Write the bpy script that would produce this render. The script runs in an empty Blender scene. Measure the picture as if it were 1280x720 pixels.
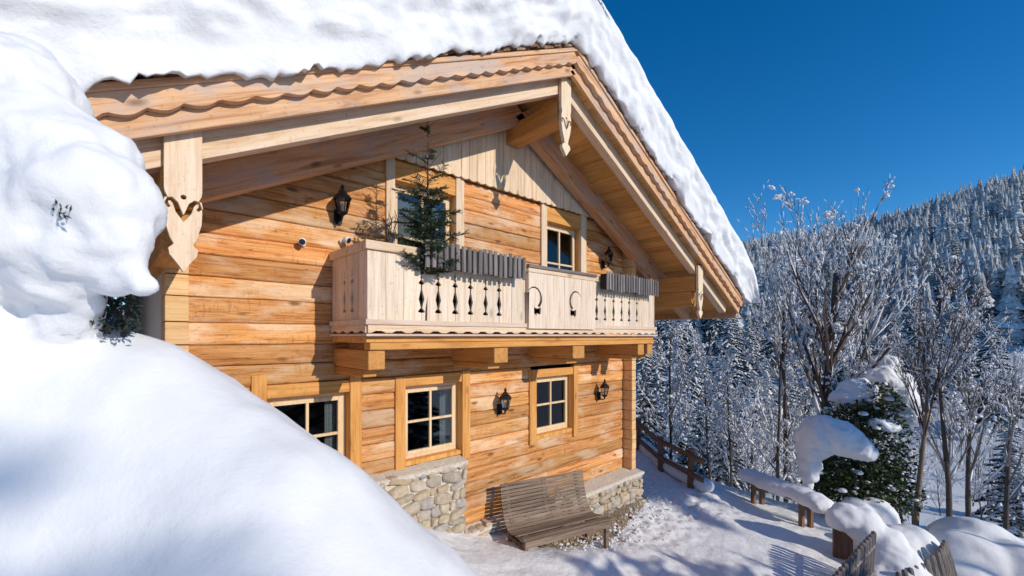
import bpy, bmesh, math, random
import numpy as np
from mathutils import Vector, Matrix, noise
S = bpy.context.scene
C = S.collection
R = math.radians
TAN = 0.502; ANG = math.atan(TAN)
CAM = (-4.569, -5.0, 3.6)

# ------------------------------------------------------------------ materials
def new_mat(name):
    m = bpy.data.materials.new(name); m.use_nodes = True
    nt = m.node_tree
    b = nt.nodes['Principled BSDF']
    return m, nt, b
def N(nt, typ, **kw):
    n = nt.nodes.new(typ)
    for k, v in kw.items():
        if k in n.inputs: n.inputs[k].default_value = v
        else: setattr(n, k, v)
    return n
def ramp(nt, fac, stops):
    r = nt.nodes.new('ShaderNodeValToRGB')
    els = r.color_ramp.elements
    while len(els) < len(stops): els.new(0.5)
    for e, (p, c) in zip(els, stops):
        e.position = p; e.color = (*c, 1) if len(c) == 3 else c
    nt.links.new(fac, r.inputs[0]); return r.outputs[0]
def mixc(nt, fac, a, b, mode='MIX'):
    m = nt.nodes.new('ShaderNodeMix'); m.data_type = 'RGBA'; m.blend_type = mode
    for s, v in ((0, fac), (6, a), (7, b)):
        if hasattr(v, 'is_linked') or hasattr(v, 'links'): nt.links.new(v, m.inputs[s])
        else: m.inputs[s].default_value = v if s == 0 else (*v, 1)
    return m.outputs[2]
def coords(nt, scale, seed=True):
    tc = nt.nodes.new('ShaderNodeTexCoord')
    mp = nt.nodes.new('ShaderNodeMapping'); mp.inputs['Scale'].default_value = scale
    nt.links.new(tc.outputs['Object'], mp.inputs['Vector'])
    out = mp.outputs[0]; ri = None
    if seed:
        g = nt.nodes.new('ShaderNodeNewGeometry'); ri = g.outputs['Random Per Island']
        v = N(nt, 'ShaderNodeVectorMath', operation='SCALE'); v.inputs[0].default_value = (37.3, 91.7, 53.1)
        nt.links.new(ri, v.inputs['Scale'])
        a = N(nt, 'ShaderNodeVectorMath', operation='ADD')
        nt.links.new(out, a.inputs[0]); nt.links.new(v.outputs[0], a.inputs[1]); out = a.outputs[0]
    return out, ri
def noise_tex(nt, vec, scale, detail=4, rough=.6, dist=0.):
    n = N(nt, 'ShaderNodeTexNoise'); n.inputs['Scale'].default_value = scale
    n.inputs['Detail'].default_value = detail; n.inputs['Roughness'].default_value = rough
    n.inputs['Distortion'].default_value = dist
    nt.links.new(vec, n.inputs['Vector']); return n.outputs['Fac']
def wood(name, dark, mid, light, axis='X', patch=None, patch_amt=.5, var=.35, grain=1., knots=.5, bump=.4, rough=.72, adze=False, hue=.006):
    m, nt, b = new_mat(name)
    al, ac = .55 * grain, 7. * grain
    sc = {'X': (al, ac, ac), 'Y': (ac, al, ac), 'Z': (ac, ac, al)}[axis]
    vec, ri = coords(nt, sc)
    g = noise_tex(nt, vec, 2.2, 6, .65, .6)
    col = ramp(nt, g, [(.30, dark), (.46, mid), (.68, light)])
    # fine growth rings
    fl = {'X': (1.1, 34, 34), 'Y': (34, 1.1, 34), 'Z': (34, 34, 1.1)}[axis]
    fv, _ = coords(nt, fl); fg = noise_tex(nt, fv, 1.3, 3, .6, .4)
    ff = ramp(nt, fg, [(.34, (.6,) * 3), (.52, (0, 0, 0))])
    col = mixc(nt, ff, col, dark)
    iso, _ = coords(nt, (1, 1, 1))
    if adze:                                   # drying cracks
        cl_ = {'X': (.55, 20, 20), 'Y': (20, .55, 20), 'Z': (20, 20, .55)}[axis]
        cv, _ = coords(nt, cl_); cn = noise_tex(nt, cv, 1.0, 2, .5, .5)
        col = mixc(nt, ramp(nt, cn, [(.485, (0, 0, 0)), (.497, (.8,) * 3), (.503, (.8,) * 3), (.515, (0, 0, 0))]), col, tuple(c * .5 for c in dark))
    if adze:                                   # short hewing strokes across the logs
        av, _ = coords(nt, (24, 5, 5)); an = noise_tex(nt, av, 1.4, 3, .6, .8)
        az, _ = coords(nt, (1.1, 1.1, 3)); a2 = noise_tex(nt, az, 1.2, 3, .6)
        am = ramp(nt, a2, [(.48, (0, 0, 0)), (.60, (1, 1, 1))]); as_ = ramp(nt, an, [(.56, (0, 0, 0)), (.68, (.5,) * 3)])
        col = mixc(nt, mixc(nt, 1., am, as_, 'MULTIPLY'), col, tuple(c * .6 for c in dark))
        st, _ = coords(nt, (1.6, 6, 6)); s2 = noise_tex(nt, st, 1.1, 6, .7, .5)
        col = mixc(nt, ramp(nt, s2, [(.62, (0, 0, 0)), (.74, (.5,) * 3)]), col, (.42, .28, .18))
    if patch:
        sl = {'X': (.9, 2.2, 2.2), 'Y': (2.2, .9, 2.2), 'Z': (2.2, 2.2, .9)}[axis]
        pv, _ = coords(nt, sl)
        p = noise_tex(nt, pv, 1.5, 5, .62, .3)
        pf = ramp(nt, p, [(.50, (0, 0, 0)), (.64, (patch_amt,) * 3)])
        col = mixc(nt, pf, col, patch)
    # hewing / weather specks
    sp = noise_tex(nt, iso, 26, 3, .7)
    sf = ramp(nt, sp, [(.60, (0, 0, 0)), (.74, (.45,) * 3)])
    col = mixc(nt, sf, col, tuple(c * .45 for c in dark))
    if knots:
        kv = {'X': (2.3, 6, 6), 'Y': (6, 2.3, 6), 'Z': (6, 6, 2.3)}[axis]
        kc, _ = coords(nt, kv)
        vo = N(nt, 'ShaderNodeTexVoronoi'); vo.inputs['Scale'].default_value = .75
        nt.links.new(kc, vo.inputs['Vector'])
        kf = ramp(nt, vo.outputs['Distance'], [(.06, (knots,) * 3), (.15, (0, 0, 0))])
        col = mixc(nt, kf, col, tuple(c * .38 for c in dark))
    mr = N(nt, 'ShaderNodeMapRange'); mr.inputs['To Min'].default_value = 1 - var; mr.inputs['To Max'].default_value = 1 + var * .55
    nt.links.new(ri, mr.inputs['Value'])
    hs = N(nt, 'ShaderNodeHueSaturation'); nt.links.new(mr.outputs[0], hs.inputs['Value']); nt.links.new(col, hs.inputs['Color'])
    wn = N(nt, 'ShaderNodeTexWhiteNoise', noise_dimensions='1D'); nt.links.new(ri, wn.inputs['W'])
    hr_ = N(nt, 'ShaderNodeMapRange'); hr_.inputs['To Min'].default_value = .5 - hue; hr_.inputs['To Max'].default_value = .5 + hue * .6
    nt.links.new(wn.outputs['Value'], hr_.inputs['Value']); nt.links.new(hr_.outputs[0], hs.inputs['Hue'])
    nt.links.new(hs.outputs[0], b.inputs['Base Color'])
    b.inputs['Roughness'].default_value = rough
    b.inputs['Specular IOR Level'].default_value = .25
    bp = N(nt, 'ShaderNodeBump'); bp.inputs['Strength'].default_value = bump; bp.inputs['Distance'].default_value = .02
    nt.links.new(g, bp.inputs['Height']); 
    bp2 = N(nt, 'ShaderNodeBump'); bp2.inputs['Strength'].default_value = bump * .6; bp2.inputs['Distance'].default_value = .01
    nt.links.new(sp, bp2.inputs['Height']); nt.links.new(bp.outputs[0], bp2.inputs['Normal'])
    nt.links.new(bp2.outputs[0], b.inputs['Normal'])
    return m
def plain(name, col, rough=.6, metal=0., var=0.15, scale=8., spec=.3, bump=.2, island=True):
    m, nt, b = new_mat(name)
    vec, ri = coords(nt, (1, 1, 1), island)
    n = noise_tex(nt, vec, scale, 5, .65)
    c = ramp(nt, n, [(.3, tuple(x * (1 - var) for x in col)), (.7, tuple(min(1, x * (1 + var)) for x in col))])
    if ri is not None:
        mr = N(nt, 'ShaderNodeMapRange'); mr.inputs['To Min'].default_value = 1 - var; mr.inputs['To Max'].default_value = 1 + var
        nt.links.new(ri, mr.inputs['Value'])
        hs = N(nt, 'ShaderNodeHueSaturation'); nt.links.new(mr.outputs[0], hs.inputs['Value']); nt.links.new(c, hs.inputs['Color']); c = hs.outputs[0]
    nt.links.new(c, b.inputs['Base Color'])
    b.inputs['Roughness'].default_value = rough; b.inputs['Metallic'].default_value = metal
    b.inputs['Specular IOR Level'].default_value = spec
    if bump:
        bp = N(nt, 'ShaderNodeBump'); bp.inputs['Strength'].default_value = bump; bp.inputs['Distance'].default_value = .02
        nt.links.new(n, bp.inputs['Height']); nt.links.new(bp.outputs[0], b.inputs['Normal'])
    return m
def snow_mat(name, fine=60., b1=.45, b2=.45, big=9.):
    m, nt, b = new_mat(name)
    vec, _ = coords(nt, (1, 1, 1), False)
    n1 = noise_tex(nt, vec, big, 6, .6); n2 = noise_tex(nt, vec, fine, 3, .7)
    c = ramp(nt, n1, [(.3, (.765, .765, .775)), (.7, (.82, .82, .82))])
    nt.links.new(c, b.inputs['Base Color'])
    b.inputs['Roughness'].default_value = .75; b.inputs['Specular IOR Level'].default_value = .15
    bp = N(nt, 'ShaderNodeBump'); bp.inputs['Strength'].default_value = b1; bp.inputs['Distance'].default_value = .05
    nt.links.new(n1, bp.inputs['Height'])
    bp2 = N(nt, 'ShaderNodeBump'); bp2.inputs['Strength'].default_value = b2; bp2.inputs['Distance'].default_value = .008
    nt.links.new(n2, bp2.inputs['Height']); nt.links.new(bp.outputs[0], bp2.inputs['Normal'])
    nt.links.new(bp2.outputs[0], b.inputs['Normal'])
    return m
M = {}
M['log'] = wood('hewn_log_wood', (.38, .14, .034), (.69, .305, .094), (.77, .43, .17), patch=(.78, .58, .39), patch_amt=.65, var=.27, bump=.9, knots=.8, adze=True, hue=.005)
M['post'] = wood('corner_post_wood', (.60, .33, .13), (.76, .48, .22), (.82, .56, .29), axis='X', var=.12)
M['pale_z'] = wood('pale_spruce_upright', (.62, .43, .26), (.78, .60, .41), (.83, .67, .49), axis='Z', var=.12, knots=.6, bump=.15)
M['pale_x'] = wood('pale_spruce_beam', (.60, .38, .20), (.77, .58, .39), (.82, .66, .48), axis='X', var=.10, knots=.6, bump=.15)
M['grey_z'] = wood('silvered_spruce_boards', (.58, .42, .28), (.78, .62, .46), (.83, .70, .56), axis='Z', var=.14, knots=.5, bump=.15)
M['grey_x'] = wood('silvered_spruce_trim', (.52, .37, .25), (.70, .54, .40), (.76, .62, .50), axis='X', var=.12, knots=.4, bump=.15)
M['orange_z'] = wood('oiled_larch_upright', (.48, .205, .045), (.70, .345, .09), (.76, .42, .13), axis='Z', var=.12, bump=.15)
M['orange_x'] = wood('oiled_larch_beam', (.48, .205, .045), (.70, .345, .09), (.76, .42, .13), axis='X', var=.12, bump=.15)
M['orange_y'] = wood('oiled_larch_joist', (.44, .185, .04), (.60, .29, .075), (.67, .36, .11), axis='Y', var=.12, bump=.15)
M['soffit'] = wood('soffit_boards', (.48, .22, .06), (.70, .37, .11), (.76, .45, .16), axis='Y', var=.22, bump=.15)
M['barge'] = wood('barge_board_wood', (.40, .18, .07), (.72, .42, .21), (.78, .52, .31), axis='X', patch=(.52, .42, .36), patch_amt=.8, var=.12, knots=.7)
M['frame'] = wood('window_frame_wood', (.64, .43, .24), (.76, .56, .34), (.80, .63, .42), axis='Z', var=.06, knots=0, bump=.08)
M['shingle'] = wood('roof_shingle_wood', (.16, .09, .05), (.27, .16, .09), (.36, .23, .14), axis='Y', var=.4, grain=1.6)
M['grey_wood'] = wood('weathered_grey_wood', (.10, .085, .08), (.19, .165, .155), (.30, .265, .25), axis='Z', var=.3, knots=.3)
M['grey_wood_x'] = wood('weathered_grey_rail', (.12, .10, .09), (.21, .18, .165), (.30, .265, .25), axis='X', var=.2, knots=.3)
M['bench'] = wood('weathered_bench_slats', (.11, .075, .052), (.23, .165, .12), (.33, .245, .18), axis='X', var=.25, knots=.3)
M['fence'] = wood('brown_fence_wood', (.10, .055, .032), (.19, .11, .065), (.28, .17, .10), axis='X', var=.2)
M['fence_z'] = wood('brown_fence_post', (.11, .06, .035), (.21, .12, .07), (.30, .18, .11), axis='Z', var=.2)
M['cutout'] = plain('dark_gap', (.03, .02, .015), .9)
M['metal'] = plain('black_iron', (.018, .016, .016), .45, .6, .2)
M['white'] = plain('white_plastic', (.75, .75, .76), .4, 0, .05, bump=0)
M['lens'] = plain('blue_black_lens', (.02, .03, .06), .12, 0, .05, bump=0)
M['plaster'] = plain('grey_plaster', (.62, .60, .58), .9, 0, .08, 5.)
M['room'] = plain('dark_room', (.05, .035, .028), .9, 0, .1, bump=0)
M['curtain'] = plain('white_curtain', (.42, .41, .42), .9, 0, .05, bump=0)
M['needle'] = plain('fir_needles', (.045, .075, .03), .7, 0, .45, 3.)
M['needle_d'] = plain('dark_fir_needles', (.026, .036, .027), .8, 0, .4, 3.)
M['leaf'] = plain('evergreen_leaves', (.038, .062, .016), .5, 0, .55, 3., spec=.4)
M['bark'] = plain('dark_bark', (.075, .058, .048), .9, 0, .35, 14., bump=.8)
M['bark_l'] = plain('pale_bark', (.23, .18, .13), .85, 0, .3, 12., bump=.6)
M['twig'] = plain('brown_twigs', (.13, .085, .062), .85, 0, .3, 9.)
M['twig_f'] = plain('frosted_twigs', (.20, .17, .155), .85, 0, .35, 9.)
M['gravel'] = plain('bare_gravel', (.27, .205, .135), .95, 0, .7, 28., bump=1., island=False)
M['snow'] = snow_mat('snow')
M['snow_roof'] = snow_mat('roof_snow_surface', 45., .4, .3, 6.)
M['snow_soft'] = snow_mat('soft_snow', 70., .22, .22, 5.)
M['snow_tree'] = plain('branch_snow', (.80, .80, .815), .75, 0, .04, 20., bump=.3)

def stone_mat():
    m, nt, b = new_mat('rubble_stone')
    vec, ri = coords(nt, (1, 1, 1))
    base = ramp(nt, ri, [(0, (.47, .40, .31)), (.18, (.58, .47, .32)), (.34, (.36, .32, .28)), (.5, (.64, .54, .39)), (.64, (.50, .38, .25)), (.8, (.60, .51, .40)), (.9, (.42, .40, .39)), (1, (.66, .57, .44))])
    n = noise_tex(nt, vec, 14, 6, .7)
    f = ramp(nt, n, [(.3, (.55, .52, .5)), (.65, (1, 1, 1))])
    c = mixc(nt, .8, base, f, 'MULTIPLY'); nt.links.new(c, b.inputs['Base Color'])
    b.inputs['Roughness'].default_value = .88
    bp = N(nt, 'ShaderNodeBump'); bp.inputs['Strength'].default_value = .7; bp.inputs['Distance'].default_value = .02
    nt.links.new(n, bp.inputs['Height']); nt.links.new(bp.outputs[0], b.inputs['Normal'])
    return m
M['stone'] = stone_mat()
M['mortar'] = plain('pale_mortar', (.58, .52, .43), .95, 0, .2, 25., bump=.8)
def glass_mat():
    m = bpy.data.materials.new('window_glass'); m.use_nodes = True; nt = m.node_tree; nt.nodes.clear()
    o = nt.nodes.new('ShaderNodeOutputMaterial'); mx = nt.nodes.new('ShaderNodeMixShader')
    t = nt.nodes.new('ShaderNodeBsdfTransparent'); g = nt.nodes.new('ShaderNodeBsdfGlossy'); f = nt.nodes.new('ShaderNodeFresnel')
    t.inputs[0].default_value = (.70, .74, .75, 1); g.inputs['Roughness'].default_value = .015; f.inputs[0].default_value = 1.6
    nt.links.new(f.outputs[0], mx.inputs[0]); nt.links.new(t.outputs[0], mx.inputs[1]); nt.links.new(g.outputs[0], mx.inputs[2])
    nt.links.new(mx.outputs[0], o.inputs[0]); return m
M['glass'] = glass_mat()
def forest_mat(name, green, lo, hi):
    m, nt, b = new_mat(name)
    vec, ri = coords(nt, (1, 1, 1))
    n = noise_tex(nt, vec, 1.9, 5, .78)
    g = nt.nodes.new('ShaderNodeNewGeometry'); sx = nt.nodes.new('ShaderNodeSeparateXYZ'); nt.links.new(g.outputs['Normal'], sx.inputs[0])
    mt = N(nt, 'ShaderNodeMath', operation='MULTIPLY_ADD'); nt.links.new(sx.outputs[2], mt.inputs[0]); mt.inputs[1].default_value = .22
    nt.links.new(n, mt.inputs[2])
    f = ramp(nt, mt.outputs[0], [(lo, (0, 0, 0)), (hi, (1, 1, 1))])
    c = mixc(nt, f, green, (.80, .83, .87))
    mr = N(nt, 'ShaderNodeMapRange'); mr.inputs['To Min'].default_value = .6; mr.inputs['To Max'].default_value = 1.1; nt.links.new(ri, mr.inputs['Value'])
    hs = N(nt, 'ShaderNodeHueSaturation'); nt.links.new(mr.outputs[0], hs.inputs['Value']); nt.links.new(c, hs.inputs['Color'])
    nt.links.new(hs.outputs[0], b.inputs['Base Color']); b.inputs['Roughness'].default_value = .9; b.inputs['Specular IOR Level'].default_value = .1
    return m
M['forest'] = forest_mat('snowy_forest', (.11, .10, .08), .33, .72)

# ------------------------------------------------------------------ helpers
def tag(o, label=None, cat=None, group=None, kind=None):
    if label: o['label'] = label
    if cat: o['category'] = cat
    if group: o['group'] = group
    if kind: o['kind'] = kind
    return o
def empty(name, loc=(0, 0, 0), rz=0., label=None, cat=None, group=None):
    o = bpy.data.objects.new(name, None); C.objects.link(o); o.location = loc; o.rotation_euler = (0, 0, rz)
    o.empty_display_size = .1
    return tag(o, label, cat, group)
class MB:
    def __init__(s): s.v = []; s.f = []
    def add(s, vs, fs):
        o = len(s.v); s.v.extend(tuple(p) for p in vs); s.f.extend(tuple(i + o for i in f) for f in fs); return s
    def box(s, x0, x1, y0, y1, z0, z1):
        vs = [(x, y, z) for z in (z0, z1) for y in (y0, y1) for x in (x0, x1)]
        return s.add(vs, [(0, 2, 3, 1), (4, 5, 7, 6), (0, 1, 5, 4), (2, 6, 7, 3), (0, 4, 6, 2), (1, 3, 7, 5)])
    def obox(s, c, ax, ay, az, hx, hy, hz):
        c = Vector(c); vs = []
        for k in (-1, 1):
            for j in (-1, 1):
                for i in (-1, 1): vs.append(c + ax * hx * i + ay * hy * j + az * hz * k)
        return s.add(vs, [(0, 2, 3, 1), (4, 5, 7, 6), (0, 1, 5, 4), (2, 6, 7, 3), (0, 4, 6, 2), (1, 3, 7, 5)])
    def bar(s, a, b, w, h, up=(0, 0, 1)):
        a, b = Vector(a), Vector(b); d = (b - a); L = d.length; d.normalize()
        sd = d.cross(Vector(up)).normalized(); u = sd.cross(d).normalized()
        return s.obox((a + b) / 2, d, sd, u, L / 2, w / 2, h / 2)
    def tube(s, pts, rad, n=6, cap=True):
        pts = [Vector(p) for p in pts]; k = len(pts)
        if not hasattr(rad, '__len__'): rad = [rad] * k
        d0 = (pts[1] - pts[0]).normalized()
        ref = Vector((0, 0, 1)) if abs(d0.z) < .9 else Vector((1, 0, 0))
        u = d0.cross(ref).normalized(); vs = []
        for i, p in enumerate(pts):
            d = (pts[min(i + 1, k - 1)] - pts[max(i - 1, 0)])
            d = d.normalized() if d.length > 1e-9 else d0
            u = (u - d * u.dot(d)); u = u.normalized() if u.length > 1e-6 else d.orthogonal().normalized()
            w = d.cross(u)
            for j in range(n):
                a = 2 * math.pi * j / n; vs.append(p + (u * math.cos(a) + w * math.sin(a)) * rad[i])
        fs = [(i * n + j, i * n + (j + 1) % n, (i + 1) * n + (j + 1) % n, (i + 1) * n + j) for i in range(k - 1) for j in range(n)]
        if cap: fs += [tuple(range(n))[::-1], tuple((k - 1) * n + j for j in range(n))]
        return s.add(vs, fs)
    def lathe(s, prof, n=10, c=(0, 0, 0)):
        vs = []; k = len(prof)
        for r, z in prof:
            for j in range(n):
                a = 2 * math.pi * (j + .5) / n; vs.append((c[0] + r * math.cos(a), c[1] + r * math.sin(a), c[2] + z))
        fs = [(i * n + j, i * n + (j + 1) % n, (i + 1) * n + (j + 1) % n, (i + 1) * n + j) for i in range(k - 1) for j in range(n)]
        fs += [tuple(range(n))[::-1], tuple((k - 1) * n + j for j in range(n))]
        return s.add(vs, fs)
    def prism(s, pts, y0, y1):   # outline in XZ extruded along Y
        n = len(pts); vs = [(p[0], y0, p[1]) for p in pts] + [(p[0], y1, p[1]) for p in pts]
        fs = [tuple(range(n)), tuple(range(n, 2 * n))[::-1]] + [(j, n + j, n + (j + 1) % n, (j + 1) % n) for j in range(n)]
        return s.add(vs, fs)
    def build(s, name, mat, parent=None, smooth=False, bevel=0., tri=False):
        me = bpy.data.meshes.new(name); me.from_pydata(s.v, [], s.f)
        bm = bmesh.new(); bm.from_mesh(me); bmesh.ops.recalc_face_normals(bm, faces=bm.faces)
        if tri: bmesh.ops.triangulate(bm, faces=[f for f in bm.faces if len(f.verts) > 4])
        bm.to_mesh(me); bm.free()
        if smooth: me.polygons.foreach_set('use_smooth', [True] * len(me.polygons))
        return link(name, me, mat, parent, bevel)
def link(name, me, mat, parent=None, bevel=0.):
    o = bpy.data.objects.new(name, me); C.objects.link(o)
    if mat: me.materials.clear(); me.materials.append(mat)
    if parent: o.parent = parent
    if bevel:
        b = o.modifiers.new('bevel', 'BEVEL'); b.width = bevel; b.segments = 2; b.limit_method = 'ANGLE'; b.angle_limit = R(50)
    return o
def copy_tree(o, parent=None):
    c = o.copy(); C.objects.link(c); c.parent = parent
    for ch in list(o.children): copy_tree(ch, c)
    return c
def octa(mb, c, r, rz=None):
    rz = rz or r; x, y, z = c
    n = 6; vs = [(x, y, z - rz * .6)]
    for h, k in ((-.35, .8), (.25, 1.0), (.75, .62)):
        for j in range(n):
            a = j * 6.2832 / n + h; vs.append((x + r * k * math.cos(a), y + r * k * math.sin(a), z + rz * h))
    vs.append((x, y, z + rz)); f = [(0, 1 + (j + 1) % n, 1 + j) for j in range(n)]
    for q in range(2): f += [(1 + q * n + j, 1 + q * n + (j + 1) % n, 1 + (q + 1) * n + (j + 1) % n, 1 + (q + 1) * n + j) for j in range(n)]
    f += [(1 + 2 * n + j, 1 + 2 * n + (j + 1) % n, 1 + 3 * n) for j in range(n)]
    mb.add(vs, f)
def nz(x, y, z=0., s=1.): return noise.noise(Vector((x * s, y * s, z * s)))
def fbm(x, y, z, s=1., o=4):
    t = 0; a = 1
    for i in range(o):
        t += a * noise.noise(Vector((x * s + i * 7.1, y * s, z * s))); s *= 2.1; a *= .5
    return t
def blob(name, spheres, voxel, mat, parent=None, amp=.03, sc=6., amp2=0.0, squash=1.):
    """one lumpy snow body grown from overlapping ellipsoids"""
    bm = bmesh.new()
    for s in spheres:
        x, y, z, r = s[:4]; ex = s[4] if len(s) > 4 else (1, 1, 1)
        mt = Matrix.Translation((x, y, z)) @ Matrix.Diagonal((*ex, 1))
        bmesh.ops.create_icosphere(bm, subdivisions=3, radius=r, matrix=mt)
    me = bpy.data.meshes.new('tmp'); bm.to_mesh(me); bm.free()
    o = bpy.data.objects.new('tmp', me); C.objects.link(o)
    m = o.modifiers.new('r', 'REMESH'); m.mode = 'VOXEL'; m.voxel_size = voxel
    m2 = o.modifiers.new('s', 'SMOOTH'); m2.factor = .5; m2.iterations = 6
    dg = bpy.context.evaluated_depsgraph_get(); dg.update()
    out = bpy.data.meshes.new_from_object(o.evaluated_get(dg)); out.name = name
    bpy.data.objects.remove(o); bpy.data.meshes.remove(me)
    for v in out.vertices:
        d = amp * fbm(v.co.x, v.co.y, v.co.z, sc, 3) + (amp2 * fbm(v.co.x, v.co.y, v.co.z, sc * 5, 3) if amp2 else 0)
        v.co += v.normal * d
    out.polygons.foreach_set('use_smooth', [True] * len(out.polygons))
    return link(name, out, mat, parent)

# ------------------------------------------------------------------ terrain
PTS = [(-.4, -.95, .74), (.2, -.5, .52), (-1, -.35, .84), (.7, -.9, .44), (.8, -1.45, .46), (1.4, -.6, .34), (2.5, -.8, .24), (3.45, -.5, .20), (4.3, .5, .35), (5.23, .22, .33), (5.72, 1.13, .60),
       (5.0, -.67, .20), (4.6, 2, .8), (4.8, 6, 1.5), (6.5, 1.4, .25), (8, 1, -.5), (5.72, -1.74, -.08), (5.3, -2.9, -.12), (3, -3.2, .0), (1, -2.5, .30),
       (-.6, -1.5, .68), (5, -5, -.5), (2, -6, -.3), (-2.5, -.6, 1.5), (-4.2, -.6, 2.3), (-6, 0, 3.0), (-6, 6, 4.0), (-4.5, -5, 1.8), (-3, -3, 1.3), (-8, -6, 3.0),
       (0, 9, 2.6), (10, 0, -1.6), (10, -5, -1.5), (8, -4, -.45), (7, -5.6, -.55), (10, 8, -1.3), (16, 0, -4.4), (16, -8, -3.2), (16, 12, -4.4), (30, 0, -8), (30, 20, -8),
       (30, -20, -7), (0, -14, -1.0), (10, -14, -2.0), (-12, -12, 4), (-14, 6, 7), (0, 25, 3), (-20, 20, 9), (18, 28, -5), (-25, -25, 6), (0, -30, -2), (25, -35, -6), (45, 0, -10), (45, 35, -10), (45, -40, -9)]
PA = np.array(PTS, float)
def _solve():
    d = np.sqrt(((PA[:, None, :2] - PA[None, :, :2]) ** 2).sum(-1) + .3)
    A = d + np.eye(len(PA)) * -.05
    P = np.c_[np.ones(len(PA)), PA[:, :2]]
    n = len(PA); big = np.zeros((n + 3, n + 3)); big[:n, :n] = A; big[:n, n:] = P; big[n:, :n] = P.T
    return np.linalg.solve(big, np.r_[PA[:, 2], 0, 0, 0])
WT = _solve()
RA = np.radians([-180, -60, -20, 0, 28, 36, 42, 50, 62, 90, 180]); RH = np.array([.06, .10, .12, .14, .215, .25, .285, .385, .44, .2, .06])
def far_h(x, y):
    dx, dy = x - CAM[0], y - CAM[1]; f = .6814 * dx + .7319 * dy; r = .7319 * dx - .6814 * dy
    t = np.sqrt(dx * dx + dy * dy); a = np.arctan2(r, f)
    tn = np.interp(a, RA, RH)
    top = 3.6 + tn * 330 * np.maximum(np.cos(a), .35) - 9
    s = np.clip((t - 55) / 275, 0, 1); s = s ** 1.15
    z = -10 + (top + 10) * s
    z = np.where(t > 330, top - (t - 330) * .12, z)
    return z
def ground(x, y):
    x = np.asarray(x, float); y = np.asarray(y, float); sh = x.shape
    xf, yf = x.ravel(), y.ravel()
    d = np.sqrt((xf[:, None] - PA[None, :, 0]) ** 2 + (yf[:, None] - PA[None, :, 1]) ** 2 + .3)
    zn = d @ WT[:len(PA)] + WT[-3] + WT[-2] * xf + WT[-1] * yf
    rr = np.sqrt((xf - 2) ** 2 + yf ** 2); b = np.clip((rr - 36) / 30, 0, 1); b = b * b * (3 - 2 * b)
    return (zn * (1 - b) + far_h(xf, yf) * b).reshape(sh)
def gz(x, y): return float(ground(np.array([x]), np.array([y]))[0])
def axis_coords(lo_f, hi_f, step, lo, hi, g=1.09):
    c = list(np.arange(lo_f, hi_f, step)); s = step; x = c[-1]
    while x < hi: s = min(s * g, 14); x += s; c.append(x)
    s = step; x = c[0]; pre = []
    while x > lo: s = min(s * g, 14); x -= s; pre.append(x)
    return np.array(pre[::-1] + c)
def make_ground():
    xs = axis_coords(-1.6, 7.0, .045, -420, 560); ys = axis_coords(-4.6, 1.4, .045, -420, 560)
    X, Y = np.meshgrid(xs, ys); Z = ground(X, Y)
    ny, nx = X.shape
    for j in range(ny):
        for i in range(nx):
            x, y = X[j, i], Y[j, i]
            if -14 < x < 40 and -14 < y < 25:
                d = .05 * fbm(x, y, 0, .9, 3) + .012 * fbm(x, y, 3, 6, 2)
                # trampled lumps along the path in front of the plinth
                w = math.exp(-((x - 2.4) / 2.0) ** 2 - ((y + 1.25 - .05 * x) / .55) ** 2) + math.exp(-((x - 4.3) / .9) ** 2 - ((y + .9) / .8) ** 2)
                if w > .02:
                    q = fbm(x, y, 8, 5.5, 4)
                    d += w * (.055 * q + .05 * max(0, nz(x, y, 4, 13)))
                # smooth drift humps in front
                d += .10 * math.exp(-((x - .05) / .55) ** 2 - ((y + 1.45) / .35) ** 2)
                Z[j, i] += d
    me = bpy.data.meshes.new('snow_ground')
    v = np.stack([X, Y, Z], -1).reshape(-1, 3)
    idx = np.arange(nx * ny).reshape(ny, nx)
    f = np.stack([idx[:-1, :-1], idx[:-1, 1:], idx[1:, 1:], idx[1:, :-1]], -1).reshape(-1, 4)
    me.from_pydata(v.tolist(), [], f.tolist())
    me.polygons.foreach_set('use_smooth', [True] * len(me.polygons))
    o = link('snow_ground', me, M['snow'])
    tag(o, 'snow covered ground sloping away from the chalet to the wooded hill', 'ground', kind='structure')
make_ground()

# ------------------------------------------------------------------ chalet
CH = empty('log_chalet', (0, 0, 0), 0, 'golden log chalet with carved balcony under a thick snow covered gable roof', 'house')
def hewn(mb, x0, x1, z0, z1, yf, seed, dz0=None, dz1=None, depth=.10, rough=.008):
    if x1 - x0 < .03: return
    fr = [0, .05, .16, .4, .65, .86, .95, 1.]; off = [.016, .004, -.001, -.003, -.002, -.001, .004, .016]
    n = max(2, int((x1 - x0) / .09) + 1); k = len(fr) + 2; vs = []
    for i in range(n + 1):
        x = x0 + (x1 - x0) * i / n
        a = z0 + (dz0(x) if dz0 else 0) + .0025; b = z1 + (dz1(x) if dz1 else 0) - .0025
        e = 0.0
        if i == 0 or i == n: e = .014
        vs.append((x, yf + depth, a))
        for q, o in zip(fr, off):
            w = rough * noise.noise(Vector((x * 2.3 + seed, q * 2.2, seed * 1.7))) + rough * .5 * noise.noise(Vector((x * 9 + seed, q * 7, seed)))
            vs.append((x, yf + o + w + e, a + (b - a) * q))
        vs.append((x, yf + depth, b))
    fs = [(i * k + j, i * k + j + 1, (i + 1) * k + j + 1, (i + 1) * k + j) for i in range(n) for j in range(k - 1)]
    fs += [tuple(range(k)), tuple(n * k + j for j in range(k))[::-1]]
    mb.add(vs, fs)
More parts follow.
